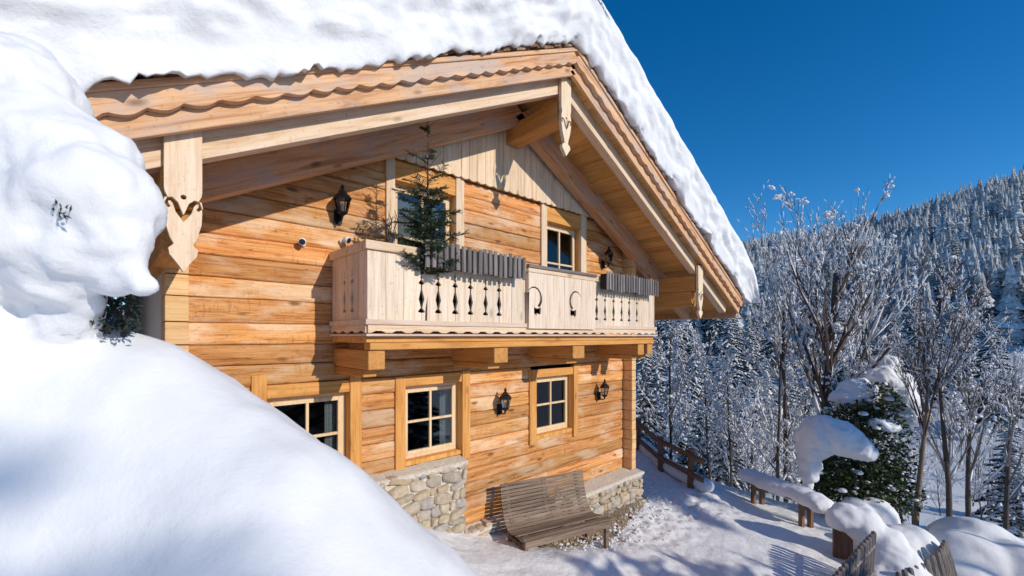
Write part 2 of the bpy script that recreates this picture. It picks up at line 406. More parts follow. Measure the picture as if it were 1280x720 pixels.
ZL = [.62, .86, 1.07, 1.27, 1.47, 1.67, 1.87, 2.07, 2.28, 2.48, 2.69, 2.89, 3.09, 3.30, 3.518, 3.73, 3.968, 4.166, 4.384, 4.586, 4.813, 5.02, 5.22, 5.42, 5.62, 5.825]
HOLES = [(-3.45, -2.43, 1.87, 3.09), (-1.86, -.83, 1.87, 3.09), (.53, 1.64, 1.87, 3.09), (-2.0, -.95, 3.5, 5.825), (.81, 1.88, 3.5, 5.825)]
def build_logs():
    random.seed(4); mb = MB()
    for c in range(len(ZL) - 1):
        z0, z1 = ZL[c], ZL[c + 1]; zm = (z0 + z1) / 2
        lim = (7.36 - z1) / TAN
        segs = [(max(-4.03, -lim), min(3.30, lim))]
        for hx0, hx1, hz0, hz1 in HOLES:
            if hz0 < zm < hz1:
                ns = []
                for a, b in segs:
                    if hx1 <= a or hx0 >= b: ns.append((a, b)); continue
                    if hx0 > a: ns.append((a, hx0))
                    if hx1 < b: ns.append((hx1, b))
                segs = ns
        f0 = (lambda x, c=c: .011 * noise.noise(Vector((x * .9, c * 3.3, .5))) + .004 * noise.noise(Vector((x * 4, c * 3.3, 9))))
        f1 = (lambda x, c=c: .011 * noise.noise(Vector((x * .9, (c + 1) * 3.3, .5))) + .004 * noise.noise(Vector((x * 4, (c + 1) * 3.3, 9))))
        for a, b in segs:
            cuts = [a]
            if b - a > 2.2 and random.random() < .55:
                cuts.append(a + (b - a) * random.uniform(.25, .75))
            cuts.append(b)
            for p, q in zip(cuts[:-1], cuts[1:]):
                hewn(mb, p + .002, q - .002, z0, z1, random.uniform(-.008, .008), random.uniform(0, 99), f0, f1)
    mb.build('log_wall', M['log'], CH)
    # backing behind the logs, around the openings
    bk = MB()
    xs = sorted({-4.0, 3.28} | {h[0] for h in HOLES[:3]} | {h[1] for h in HOLES[:3]})
    for a, b in zip(xs[:-1], xs[1:]):
        inside = any(h[0] <= (a + b) / 2 <= h[1] for h in HOLES[:3])
        if inside: bk.box(a, b, .09, .3, .4, 1.87); bk.box(a, b, .09, .3, 3.09, 3.5)
        else: bk.box(a, b, .09, .3, .4, 3.5)
    xs = sorted({-4.0, 3.28} | {h[0] for h in HOLES[3:]} | {h[1] for h in HOLES[3:]})
    for a, b in zip(xs[:-1], xs[1:]):
        if any(h[0] <= (a + b) / 2 <= h[1] for h in HOLES[3:]): continue
        t = min((7.3 - TAN * abs(v)) for v in (a, b)) - .1
        bk.box(a, b, .09, .3, 3.5, min(5.8, t))
    bk.build('wall_core', M['cutout'], CH)
build_logs()
# corner posts: stacked log ends of the cross walls, standing proud of the facade
def corner(x0, x1, y0, zlo, zhi, seed):
    random.seed(seed); mb = MB()
    for c in range(len(ZL) - 1):
        if ZL[c] < zlo - .01 or ZL[c + 1] > zhi: continue
        j = random.uniform(-.005, .005)
        mb.box(x0, x1, y0 + j, .35, ZL[c] + .004, ZL[c + 1] - .004)
    mb.build('corner_log_ends', M['post'], CH, bevel=.008)
corner(-4.21, -4.035, -.06, .86, 5.3, 1)
corner(3.25, 3.40, -.207, .86, 5.7, 2)
# side walls and rear
sw = MB(); sw.box(-4.2, -4.05, .36, 9, .3, 5.2); sw.build('plaster_side_wall', M['plaster'], CH)
sw = MB()
for c in range(len(ZL) - 4):
    sw.box(3.24, 3.38, .36, 9, ZL[c] + .004, ZL[c + 1] - .004)
sw.box(-4.0, 3.2, 8.8, 8.95, .3, 5.2)
sw.build('rear_log_wall', M['log'], CH, bevel=.01)

# gable boards with scalloped lower edge
def gable():
    random.seed(8); mb = MB(); x = -2.75
    while x < 2.75:
        w = random.uniform(.13, .19); x1 = min(x + w, 2.75)
        ztop = lambda v: 7.25 - TAN * abs(v)
        pts = []
        m = 8
        for i in range(m + 1):
            u = x + .003 + (x1 - x - .006) * i / m
            pts.append((u, 5.842 - .022 * math.sin(math.pi * i / m)))
        zr, zl = ztop(x1), ztop(x)
        if min(zr, zl) > 5.86:
            pts += [(x1 - .003, zr), (x + .003, zl)]
            j = random.uniform(-.004, .004); mb.prism(pts, -.085 + j, -.05)
        x = x1
    mb.build('gable_boards', M['pale_z'], CH, tri=True)
    b = MB(); b.prism([(-3.1, 5.845), (3.1, 5.845), (0, 7.25)], -.045, .2); b.build('gable_core', M['soffit'], CH)
gable()

# windows and balcony doors
def window(name, x0, x1, z0, z1, cols, rows, casing_z, lintel, curtain, cw=(.14, .14), proud=-.035):
    """casing posts flank the opening; frame sits recessed"""
    random.seed(hash(name) % 100 if False else int(abs(x0 * 37)))
    w = MB()
    w.box(x0, x1, .10, .17, z0, z0 + .055); w.box(x0, x1, .10, .17, z1 - .05, z1)
    w.box(x0, x0 + .05, .10, .17, z0 + .055, z1 - .05); w.box(x1 - .05, x1, .10, .17, z0 + .055, z1 - .05)
    f = w.build(name, M['frame'], CH, bevel=.006)
    a, b, c, d = x0 + .05, x1 - .05, z0 + .055, z1 - .05
    sash = MB()
    sash.box(a, a + .045, .085, .14, c, d); sash.box(b - .045, b, .085, .14, c, d)
    sash.box(a + .045, b - .045, .085, .14, c, c + .045); sash.box(a + .045, b - .045, .085, .14, d - .045, d)
    ia, ib, ic, id_ = a + .045, b - .045, c + .045, d - .045
    for i in range(1, cols):
        x = ia + (ib - ia) * i / cols; sash.box(x - .016, x + .016, .09, .135, ic, id_)
    for j in range(1, rows):
        z = ic + (id_ - ic) * j / rows
        for i in range(cols):
            xa = ia + (ib - ia) * i / cols + (.016 if i else 0); xb = ia + (ib - ia) * (i + 1) / cols - (.016 if i < cols - 1 else 0)
            sash.box(xa, xb, .091, .134, z - .016, z + .016)
    sash.build('sash', M['frame'], f, bevel=.004)
    g = MB(); g.box(ia - .01, ib + .01, .108, .114, ic - .01, id_ + .01); g.build('pane', M['glass'], f)
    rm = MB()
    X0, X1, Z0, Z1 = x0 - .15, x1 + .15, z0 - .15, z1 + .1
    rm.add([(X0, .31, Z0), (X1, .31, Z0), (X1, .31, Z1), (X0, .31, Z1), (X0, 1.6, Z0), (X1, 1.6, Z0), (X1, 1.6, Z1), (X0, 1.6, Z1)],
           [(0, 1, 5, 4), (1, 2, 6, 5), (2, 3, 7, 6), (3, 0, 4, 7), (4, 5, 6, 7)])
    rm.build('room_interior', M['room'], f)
    if curtain:
        for cx0, cx1 in curtain:
            cu = MB(); n = 24; vs = []
            for i in range(n + 1):
                x = cx0 + (cx1 - cx0) * i / n; y = .22 + .02 * math.sin(i * 1.9) + .008 * math.sin(i * 4.3)
                vs += [(x, y, z0 - .02), (x, y, z1)]
            cu.add(vs, [(2 * i, 2 * i + 2, 2 * i + 3, 2 * i + 1) for i in range(n)])
            cu.build('curtain', M['curtain'], f, smooth=True)
    # reveal lining
    rv = MB()
    rv.box(x0 - .04, x0 - .001, .0, .3, z0 - .04, z1 + .03); rv.box(x1 + .001, x1 + .04, .0, .3, z0 - .04, z1 + .03)
    rv.box(x0, x1, .0, .3, z1 + .001, z1 + .03); rv.box(x0, x1, .0, .3, z0 - .06, z0 - .001)
    rv.build('reveal', M['orange_z'], f)
    zl, zr, zt = casing_z; cm = M['orange_z'] if z0 < 3 else M['pale_z']
    cs = MB(); cs.box(x0 - cw[0], x0, proud, .03, zl, zt); cs.build('casing', cm, f, bevel=.008)
    cs = MB(); cs.box(x1, x1 + cw[1], proud - .004, .03, zr, zt + .02); cs.build('casing', cm, f, bevel=.008)
    ln = MB(); ln.box(x0 - .0, x1 + .0, proud + .012, .03, lintel[0], lintel[1]); ln.build('lintel', M['orange_x'], f, bevel=.008)
    return f
window('window', -3.385, -2.52, 1.98, 2.945, 2, 2, (1.86, 1.86, 3.2), (2.95, 3.088), [(-2.72, -2.5)])
window('window', -1.80, -.905, 1.98, 2.945, 2, 2, (1.90, 1.84, 3.085), (2.95, 3.088), [(-1.12, -.9)])
window('window', .62, 1.585, 1.93, 2.90, 2, 2, (1.81, 1.77, 3.04), (2.905, 3.04), [(.62, .70)], cw=(.16, .12))
window('balcony_door', -1.946, -1.015, 3.62, 5.56, 2, 3, (3.62, 3.62, 5.84), (5.565, 5.82), [(-1.95, -1.05)], cw=(.12, .14))
window('balcony_door', .876, 1.793, 3.62, 5.56, 2, 3, (3.62, 3.62, 5.84), (5.565, 5.82), [(.9, 1.0)], cw=(.14, .165))

# light ledges under the windows (plastered sill over the stone plinth) and stone plinths
def plinth(name, x0, x1, yf, zb, ztop, seed, ragged_right=0.):
    random.seed(seed)
    core = MB(); core.box(x0 + .02, x1 - .03, yf + .028, .08, zb - .5, ztop - .03); p = core.build(name, M['mortar'], CH)
    st = MB(); z = zb - .15
    def stone(cx, cy, cz, hx, hy, hz):
        bm = bmesh.new(); bmesh.ops.create_icosphere(bm, subdivisions=3, radius=1)
        sd = random.uniform(0, 99); vs = []; rot = random.uniform(-.3, .3); e = random.uniform(.38, .75)
        for v in bm.verts:
            q = [math.copysign(abs(t) ** e, t) for t in v.co]
            k = 1 + .22 * noise.noise(Vector((v.co.x * 1.5 + sd, v.co.y * 1.5, v.co.z * 1.5))) + .06 * noise.noise(Vector((v.co.x * 6 + sd, v.co.y * 6, v.co.z * 6)))
            X, Y, Z = q[0] * hx * k, q[1] * hy * k, q[2] * hz * k
            vs.append((cx + X * math.cos(rot) - Z * math.sin(rot), cy + Y, cz + X * math.sin(rot) + Z * math.cos(rot)))
        st.add(vs, [[v.index for v in f.verts] for f in bm.faces]); bm.free()
    while z < ztop - .05:
        h = min(random.uniform(.075, .17), ztop - z + .02); x = x0
        while x < x1 - .04:
            w = random.uniform(.09, .36); w = min(w, x1 - x + random.uniform(0, ragged_right))
            stone(x + w / 2, yf + .07, z + h / 2, w / 2 * 1.0, random.uniform(.08, .12), h / 2 * 1.02); x += w
        y = yf + .2
        while y < -.02:                      # visible returns
            for xe in (x0 + .04, x1 - .05): stone(xe, y, z + h / 2, .1, .11, h / 2)
            y += .18
        z += h
    st.build('stones', M['stone'], p, smooth=True)
    led = MB(); n = 24; k = 6; vs = []
    for i in range(n + 1):
        x = x0 - .01 + (x1 - x0 + .01) * i / n
        for j in range(k + 1):
            y = .0 + (yf - .03) * j / k
            vs.append((x, y + .012 * nz(x, y, seed, 7), ztop + .035 - .05 * j / k + .012 * nz(x, y, seed + 3, 5)))
        vs.append((x, yf - .02 + .012 * nz(x, 5, seed, 7), ztop - .07 + .012 * nz(x, 1, 1, 5)))
    kk = k + 2
    led.add(vs, [(i * kk + j, i * kk + j + 1, (i + 1) * kk + j + 1, (i + 1) * kk + j) for i in range(n) for j in range(kk - 1)])
    led.build('ledge', M['mortar'], p, smooth=True)
    return p
plinth('stone_plinth', -3.8, -.93, -.17, .75, 1.88, 5)
plinth('stone_plinth', 1.15, 3.435, -.35, .2, .84, 6)
plinth('stone_plinth', -1.0, 1.2, -.15, .35, .84, 7)

# ---- roof timbers
def raked(name, y0, y1, zlo, zhi, xend, mat, side, bevel=.006, parent=CH, wavy=0., seed=0, x0=0., dirt=False):
    """plank following the rake; zlo/zhi are heights extrapolated to the ridge line"""
    L = (xend - x0) / math.cos(ANG); n = 3 if not wavy else int(L / .03)
    hl, hh = zlo * math.cos(ANG), zhi * math.cos(ANG)
    piv = (zlo + zhi) / 2
    a, b = (zlo - piv) * math.cos(ANG), (zhi - piv) * math.cos(ANG)
    shift = piv  # local origin on ridge line at height piv
    mb = MB(); vs = []
    s0 = x0 / math.cos(ANG)
    for i in range(n + 1):
        s = s0 + L * i / n
        aa, bb, yy = a, b, 0.
        if wavy:
            ph = s * 28 + 1.1 * nz(s, seed, 0, 1.2)
            aa = a - wavy * (1 + .5 * nz(s, seed, 8, 1.7)) * (abs(math.sin(ph * .5)) - .5) + .006 * nz(s, seed, 3, 4)
            yy = .012 * nz(s, seed, 5, 2.3)
        # plumb cut at the ridge
        cut = (lambda h: h * math.tan(ANG) if i == 0 and x0 == 0 else 0)
        vs += [(s + cut(aa), y0 + yy, aa), (s + cut(bb), y0 + yy * .5, bb), (s + cut(bb), y1, bb), (s + cut(aa), y1, aa)]
    fs = [(i * 4 + j, i * 4 + (j + 1) % 4, (i + 1) * 4 + (j + 1) % 4, (i + 1) * 4 + j) for i in range(n) for j in range(4)]
    fs += [(0, 1, 2, 3), (n * 4, n * 4 + 3, n * 4 + 2, n * 4 + 1)]
    if side < 0: vs = [(-x, y, z) for x, y, z in vs]
    mb.add(vs, fs)
    o = mb.build(name, mat, parent, bevel=bevel)
    o.location = (0, 0, shift); o.rotation_euler = (0, ANG * side, 0)
    return o
XE = 6.0
for sd in (-1, 1):
    raked('front_rafter', -1.14, -1.0, 6.94, 7.165, XE - .35, M['pale_x'], sd)
    raked('wall_rafter', -.32, -.14, 6.80, 7.165, XE - .35, M['barge'], sd)
    # soffit boards run parallel with the ridge
    random.seed(20 + sd); sm = MB(); s = 0.02; L = XE / math.cos(ANG)
    while s < L - .02:
        w = min(random.uniform(.13, .17), L - s); j = random.uniform(-.003, .003)
        x0_, x1_ = (s + .0015, s + w - .0015) if sd > 0 else (-s - w + .0015, -s - .0015)
        sm.box(x0_, x1_, -1.27, 9, .0 + j, .03); s += w
    o = sm.build('soffit', M['soffit'], CH); o.location = (0, 0, 7.17); o.rotation_euler = (0, ANG * sd, 0)
    raked('barge_board', -1.30, -1.255, 7.11, 7.275, XE, M['barge'], sd, seed=sd)
    raked('wavy_edge_board', -1.365, -1.302, 7.262, 7.40, XE, M['barge'], sd, wavy=.03, seed=3 + sd, bevel=0)
    raked('cap_board', -1.385, -1.31, 7.402, 7.455, XE, M['barge'], sd, seed=7 + sd)
    raked('roof_deck', -1.25, 9.1, 7.21, 7.40, XE, M['shingle'], sd)
    # shingle edge
    random.seed(40 + sd); sh = MB(); s = .02
    while s < L - .03:
        w = random.uniform(.07, .16); x0_, x1_ = (s, s + w) if sd > 0 else (-s - w, -s)
        y = -1.36 - random.uniform(.0, .045); zt = random.uniform(.0, .03)
        sh.box(x0_ + .002, x1_ - .002, y, -1.0, zt, zt + .035)
        sh.box(x0_ + .002, x1_ - .002, y + random.uniform(.02, .05), -1.0, zt + .037, zt + .07); s += w
    o = sh.build('shingle_edge', M['shingle'], CH); o.location = (0, 0, 7.458); o.rotation_euler = (0, ANG * sd, 0)
    # eave ends
    raked('eave_board', -1.25, 9.05, 7.0, 7.40, XE + .04, M['barge'], sd, x0=XE + .003)
# purlins
pm = MB(); pm.box(-.12, .12, -1.12, -.09, 6.53, 6.80); pm.build('ridge_purlin', M['orange_y'], CH, bevel=.01)
for sx in (-4.2, 4.2):
    p = MB(); p.box(sx - .11, sx + .11, -1.13, 8, 4.52, 4.83); p.build('eave_purlin', M['orange_y'], CH, bevel=.012)
    p = MB(); p.box(sx - .10, sx + .10, -1.05, 8, 4.21, 4.515); p.build('eave_purlin', M['orange_y'], CH, bevel=.012)

# hanging carved boards
def filled(outer, holes, t):
    cu = bpy.data.curves.new('c', 'CURVE'); cu.dimensions = '2D'; cu.fill_mode = 'BOTH'; cu.extrude = t / 2
    for pl in [outer] + holes:
        sp = cu.splines.new('POLY'); sp.points.add(len(pl) - 1); sp.use_cyclic_u = True
        for p, q in zip(sp.points, pl): p.co = (q[0], q[1], 0, 1)
    o = bpy.data.objects.new('c', cu); C.objects.link(o)
    dg = bpy.context.evaluated_depsgraph_get(); dg.update()
    me = bpy.data.meshes.new_from_object(o.evaluated_get(dg))
    bpy.data.objects.remove(o); bpy.data.curves.remove(cu)
    for v in me.vertices: v.co = (v.co.x, -v.co.z, v.co.y)
    return me
def stroke(path, w):
    """ribbon outline along a path; w = list of half widths"""
    l, r = [], []
    for i, p in enumerate(path):
        a = path[max(i - 1, 0)]; b = path[min(i + 1, len(path) - 1)]
        dx, dy = b[0] - a[0], b[1] - a[1]; L = math.hypot(dx, dy) or 1
        nx, ny = -dy / L, dx / L; h = w[i]
        l.append((p[0] + nx * h, p[1] + ny * h)); r.append((p[0] - nx * h, p[1] - ny * h))
    return l + r[::-1]
def pendant(x, y, ztop, zbot, w, style):
    H = ztop - zbot; h = w / 2
    prof = [(h, 0), (h, -.46), (h * .96, -.49), (h * .82, -.52), (h * .98, -.56), (h, -.60), (h * .96, -.68), (h * .7, -.78), (h * .5, -.82), (h * .78, -.85), (h * .72, -.89), (h * .3, -.95), (0, -1.)]
    if style == 'slim':
        prof = [(h, 0), (h, -.40), (h * .85, -.45), (h * 1.0, -.50), (h * 1.0, -.60), (h * .8, -.70), (h * .42, -.80), (h * .35, -.84), (h * .75, -.86), (h * .85, -.90), (h * .4, -.95), (0, -1.)]
    outer = [(a, b * H) for a, b in prof] + [(-a, b * H) for a, b in prof[-2::-1]]
    # heart shaped slot with curled ends
    k = w / .2 * 1.4; cz = -.65 * H
    pl = [(-.052, .045), (-.066, .062), (-.062, .08), (-.045, .084), (-.030, .068), (-.018, .03), (0, .0), (.018, .03), (.030, .068), (.045, .084), (.062, .08), (.066, .062), (.052, .045)]
    wd = [.006, .009, .010, .010, .011, .012, .017, .012, .011, .010, .010, .009, .006]
    slot = stroke([(a * k, cz + b * k) for a, b in pl], [q * k for q in wd])
    dot = [(.012 * k * math.cos(t * .7854), cz + .10 * k + .012 * k * math.sin(t * .7854)) for t in range(8)]
    me = filled(outer, [slot, dot], .05)
    o = link('carved_pendant', me, M['pale_z'], CH, .004); o.location = (x, y, ztop)
    return o
pendant(-.02, -1.175, 7.12, 6.05, .20, 'slim')
pendant(-4.19, -1.185, 5.12, 4.05, .215, 'wide')
pendant(4.17, -1.185, 5.02, 3.95, .215, 'slim')

# ---- balcony (part of the house) ----
BX0, BX1, BY = -2.725, 2.815, -.94
bal = MB()
bal.box(BX0, BX1, BY + .02, -.02, 3.535, 3.595)
BAL = bal.build('balcony', M['orange_x'], CH, bevel=.005)
bm_ = MB(); bm_.box(BX0 + .03, BX1 - .02, BY + .0, BY + .14, 3.46, 3.532); bm_.build('edge_beam', M['orange_x'], BAL, bevel=.008)
tb = MB(); tb.box(BX0 - .03, BX1 + .03, BY - .05, BY + .018, 3.597, 3.622); tb.box(BX0 - .03, BX0 + .018, BY + .02, -.02, 3.597, 3.622); tb.build('ledge', M['grey_x'], BAL, bevel=.004)
# scalloped apron, front and side
def apron(L, n):
    pts = [(0, .085), (L, .085)]
    q = int(n); bot = []
    for i in range(q * 8 + 1):
        u = i / 8 % 1; x = L * i / (q * 8)
        z = .030 * abs(2 * u - 1) ** .8 if True else 0
        z = .034 - .03 * (1 - abs(2 * u - 1)) - .006 * math.cos(u * 6.283 * 3)
        bot.append((x, max(.002, .036 - z * 1.0)))
    return pts + bot[::-1]
pa = MB(); pa.prism([(BX0 + x, 3.624 + z) for x, z in apron(BX1 - BX0, 25)], BY - .02, BY + .0); pa.build('scalloped_apron', M['pale_x'], BAL, tri=True)
pa = MB(); pa.prism([(x, 3.624 + z) for x, z in apron(.90, 4)], -.01, .01); o = pa.build('scalloped_apron', M['pale_x'], BAL, tri=True)
o.rotation_euler = (0, 0, R(-90)); o.location = (BX0 - .005, -.03, 0)
tr = MB(); tr.box(BX0 - .03, BX1 + .03, BY - .035, BY - .001, 3.711, 3.765); tr.box(BX0 - .03, BX0 - .001, BY + .001, -.02, 3.711, 3.765); tr.build('base_rail', M['grey_x'], BAL, bevel=.004)
PROF = [(3.848, 0), (3.856, .042), (3.872, .036), (3.90, .008), (3.95, .019), (3.995, .034), (4.04, .022), (4.10, .007), (4.15, .008), (4.165, .038), (4.19, .018), (4.21, .003), (4.222, .012), (4.24, .012), (4.252, .003), (4.268, .012), (4.285, .012), (4.30, .003), (4.33, 0)]
def boards(xs, cuts, zb, zt, y0, y1, k=1.):
    mb = MB()
    for a, b in zip(xs[:-1], xs[1:]):
        pts = [(a + .002, zb), (b - .002, zb)]
        if any(abs(b - c) < 1e-6 for c in cuts): pts += [(b - .002 - w * k, z) for z, w in PROF]
        pts += [(b - .002, zt), (a + .002, zt)]
        if any(abs(a - c) < 1e-6 for c in cuts): pts += [(a + .002 + w * k, z) for z, w in PROF[::-1]]
        j = random.uniform(-.003, .003)
        mb.prism(pts, y0 + j, y1 + j)
    return mb
random.seed(3)
lc = [-2.117, -1.904, -1.677, -1.459, -1.227, -1.008]
boards([BX0, -2.53, -2.33] + lc + [-.80, -.545], lc, 3.70, 4.45, BY, BY + .03).build('railing_boards', M['grey_z'], BAL, tri=True)
rc = [1.031, 1.255, 1.493, 1.728, 1.960, 2.206]
boards([.91] + rc + [2.42, 2.62, BX1], rc, 3.70, 4.45, BY, BY + .03).build('railing_boards', M['grey_z'], BAL, tri=True)
sb = boards([0.03, .20, .38, .576, .75, .94], [.38, .576], 3.70, 4.45, -.015, .015, 1.).build('side_railing_boards', M['grey_z'], BAL, tri=True)
sb.rotation_euler = (0, 0, R(-90)); sb.location = (BX0 + .015, -.0, 0)
# centre panel with horn shaped cut-outs, standing slightly proud
def horn(cx, s):
    path = [(cx + s * a, z) for a, z in ((-.15, 4.175), (-.12, 4.215), (-.07, 4.245), (-.01, 4.25), (.045, 4.225), (.085, 4.18), (.105, 4.12), (.10, 4.06), (.075, 4.015), (.05, 3.995))]
    n = len(path); wd = [.004 + .020 * i / (n - 1) for i in range(n)]
    foot = [(cx + s * a, z) for a, z in ((.10, 3.985), (.095, 3.90), (.06, 3.885), (.03, 3.905), (.01, 3.87), (-.03, 3.90), (-.035, 3.985), (.03, 3.965))]
    return stroke(path, wd), foot
random.seed(12)
for xa, xb, cx, s in ((-.543, .18, -.41, 1), (.184, .905, .41, -1)):
    a, b = horn(cx, s)
    me = filled([(xa, 3.70), (xb, 3.70), (xb, 4.44), (xa, 4.44)], [a, b], .028)
    o = link('centre_panel', me, M['grey_z'], BAL); o.location = (0, BY - .045, 0)
    gl = MB()                                 # cover strips over the board joints
for x in (-.543, .905 - .03):
    cp = MB(); cp.box(x, x + .03, BY - .03, BY - .001, 3.70, 4.44); cp.build('panel_post', M['grey_z'], BAL)
ln_ = MB(); ln_.box(BX0 + .06, BX1 - .06, BY + .062, BY + .08, 3.70, 4.44); ln_.build('shade_backing', M['cutout'], BAL)  # dark sheets added behind the cut-outs, their colour standing in for shade
ln_ = MB(); ln_.box(BX0 + .05, BX0 + .065, BY + .09, -.05, 3.70, 4.44); ln_.build('shade_backing', M['cutout'], BAL)
# handrails
hr = MB(); hr.box(BX0 - .03, -.56, BY - .035, BY + .07, 4.452, 4.54); hr.box(BX0 - .03, BX0 + .06, BY + .072, -.02, 4.452, 4.54)
hr.build('handrail', M['pale_x'], BAL, bevel=.008)
hr = MB(); hr.box(.93, BX1 + .03, BY - .035, BY + .07, 4.452, 4.54); hr.build('handrail', M['pale_x'], BAL, bevel=.008)
hr = MB(); hr.box(-.56, .925, BY - .09, BY + .10, 4.50, 4.545); hr.build('handrail', M['grey_wood_x'], BAL, bevel=.01)
hr = MB(); hr.box(-.555, .92, BY - .07, BY + .04, 4.443, 4.497); hr.build('handrail', M['pale_x'], BAL, bevel=.006)
for x0, x1 in ((-2.70, -2.52), (-1.06, -.83), (.48, .76), (2.30, 2.5), (2.62, 2.80)):
    j = MB(); j.box(x0, x1, BY + .03, .05, 3.26, 3.458); o = j.build('joist', M['orange_y'], BAL, bevel=.012)
    e = MB(); e.box(x0 + .005, x1 - .03, BY + .16, .04, 3.18, 3.257); e.build('joist_pad', M['orange_y'], o, bevel=.01)

# ---- roof snow
def roof_snow():
    prof = [(9.2, 1.0), (6, 1.0), (3, 1.0), (1, 1.0), (0, 1.0), (-.4, 1.0), (-.7, .995), (-.9, .985), (-1.05, .97)]
    for a in range(1, 13):
        t = a / 12 * math.pi / 2
        prof.append((-1.08 - .53 * math.sin(t), .68 + .29 * math.cos(t)))
    for a in range(1, 19):
        u = a / 18; prof.append((-1.61 + .165 * u ** 1.2, .68 - .70 * u))
    prof += [(-1.425, -.03), (-1.40, -.015), (-1.33, .0), (-1.2, .0)]
    k = len(prof); XS = np.arange(-6.32, 6.321, .04); vs = []
    for x in XS:
        ax = abs(x); base = 7.525 - TAN * (math.sqrt(ax * ax + .02))
        e = max(0., (ax - 5.55) / .77); th = math.sqrt(max(0.0, 1 - e ** 2.4)) if e < 1 else 0.
        for j, (y, h) in enumerate(prof):
            hh = h * th if h > 0 else h
            hh = hh * .93 + .07 * math.copysign(min(abs(hh), .2), hh) if hh else hh
            z = base + hh
            if h > .62: z -= .16 * max(0, 1 - ax / .9) ** 2 * h
            f = 1 if y < -.6 else .35
            n1 = fbm(x, y, z, 1.7, 3); n2 = fbm(x + 5, y, z, 6.5, 3)
            f2 = 1 if x < .3 else .6; n3 = fbm(x * .55 + h, h * 2, 9, 2.6, 3); dy = -(.10 * n1 + .03 * n2 + .06 * n3) * f * f2 * min(1, max(.05, (.82 - h) * 3)) if y < -1.0 else 0
            if h < .6 and y < -1.3:
                q = max(0, nz(x, h, 2, 3.4)); dy -= .10 * q * (1 - abs(h - .3)); dy += .05 * max(0, nz(x, h * 1.3, 7, 5))
            if h < .25 and y < -1.3: dy = min(dy, .005)
            dz = (.03 * n1 + .006 * n2) * (f if y > -1.3 else .6) if h > .5 else 0
            if j >= k - 6:
                rag = .08 * nz(x, 0, 1, 2.2) + .055 * nz(x, 3, 1, 9) + .035 * nz(x, 7, 2, 24) - (.09 * min(1, max(0, (-x - 1.2) / 2)) if x < 0 else 0)
                if j < k - 1: dz += rag - .01
            vs.append((x, y + dy, z + dz))
    nx = len(XS)
    fs = [(i * k + j, i * k + j + 1, (i + 1) * k + j + 1, (i + 1) * k + j) for i in range(nx - 1) for j in range(k - 1)]
    fs += [tuple(range(k)), tuple((nx - 1) * k + j for j in range(k))[::-1]]
    mb = MB(); mb.add(vs, fs)
    o = mb.build('roof_snow', M['snow_roof'], None, smooth=True)
    tag(o, 'thick slab of snow with a ragged front edge lying on the chalet roof', 'snow')
roof_snow()

# ------------------------------------------------------------------ lanterns
def lantern(loc, label, group='iron lanterns on the chalet wall'):
    t = empty('wall_lantern', loc, 0, label, 'lantern', group)
    b = MB(); b.lathe([(.0, -.03), (.05, -.03), (.055, -.015), (.05, 0), (0, 0)], 10); 
    bp = MB(); bp.box(-.045, .045, -.022, .0, -.10, .06); bp.tube([(0, -.02, -.05), (0, -.07, -.085), (0, -.12, -.075), (0, -.14, -.02)], .011, 6); bp.tube([(0, -.02, .02), (0, -.08, .0), (0, -.13, -.02)], .007, 5)
    bp.build('bracket', M['metal'], t, bevel=.004)
    y = -.14
    cp = MB(); cp.lathe([(.095, .15), (.10, .165), (.075, .20), (.045, .225), (.04, .245), (.02, .255), (.018, .275), (.024, .285), (.01, .31), (.001, .325)], 6, (0, y, 0)); cp.build('cap', M['metal'], t)
    bs = MB(); bs.lathe([(.001, -.065), (.012, -.05), (.012, -.035), (.035, -.02), (.055, -.005), (.055, .01)], 6, (0, y, 0)); bs.build('base', M['metal'], t)
    fr = MB()
    for i in range(6):
        a = 2 * math.pi * (i + .5) / 6; fr.tube([(.052 * math.cos(a), y + .052 * math.sin(a), .008), (.085 * math.cos(a), y + .085 * math.sin(a), .152)], .006, 4)
    fr.build('cage', M['metal'], t)
    g = MB(); g.lathe([(.046, .01), (.078, .15)], 6, (0, y, 0)); g.build('glass', M['glass'], t)
    bu = MB(); bu.lathe([(.001, .02), (.012, .022), (.012, .06), (.016, .08), (.008, .10), (.001, .105)], 8, (0, y, 0)); bu.build('bulb', M['white'], t)
    return t
lantern((-2.66, -.02, 4.98), 'black iron wall lantern high on the logs left of the small fir tree')
lantern((-.20, -.02, 2.50), 'black iron wall lantern between the two right hand ground floor windows')
lantern((2.36, -.02, 2.46), 'black iron wall lantern between the right ground floor window and the house corner')
lantern((2.50, -.02, 5.02), 'black iron wall lantern in the shade under the eaves beside the right balcony door')
def spotlight(loc, rz, label):
    t = empty('spotlight', loc, rz, label, 'spotlight', 'white spotlights on the upper wall'); t.scale = (.72,) * 3
    a = MB(); a.lathe([(.001, 0), (.04, .0), (.04, .02), (.001, .02)], 10); o = a.build('mount', M['white'], t); o.rotation_euler = (R(90), 0, 0)
    b = MB(); b.tube([(0, -.02, 0), (0, -.06, -.01), (0, -.09, .02)], .012, 6); b.build('arm', M['white'], t)
    h = MB(); h.lathe([(.001, .05), (.03, .045), (.05, .01), (.055, -.04), (.05, -.045)], 12); o = h.build('housing', M['white'], t, smooth=True); o.location = (0, -.11, .02); o.rotation_euler = (R(-65), 0, 0)
    l = MB(); l.lathe([(.001, -.05), (.035, -.05), (.045, -.046)], 12); l2 = l.build('lens', M['lens'], o)
    return t
spotlight((-2.62, -.02, 4.69), .5, 'white spotlight with dark lens just above the left end of the balcony rail')
spotlight((-3.03, -.02, 4.60), -.4, 'small white spotlight on a light log left of the balcony')

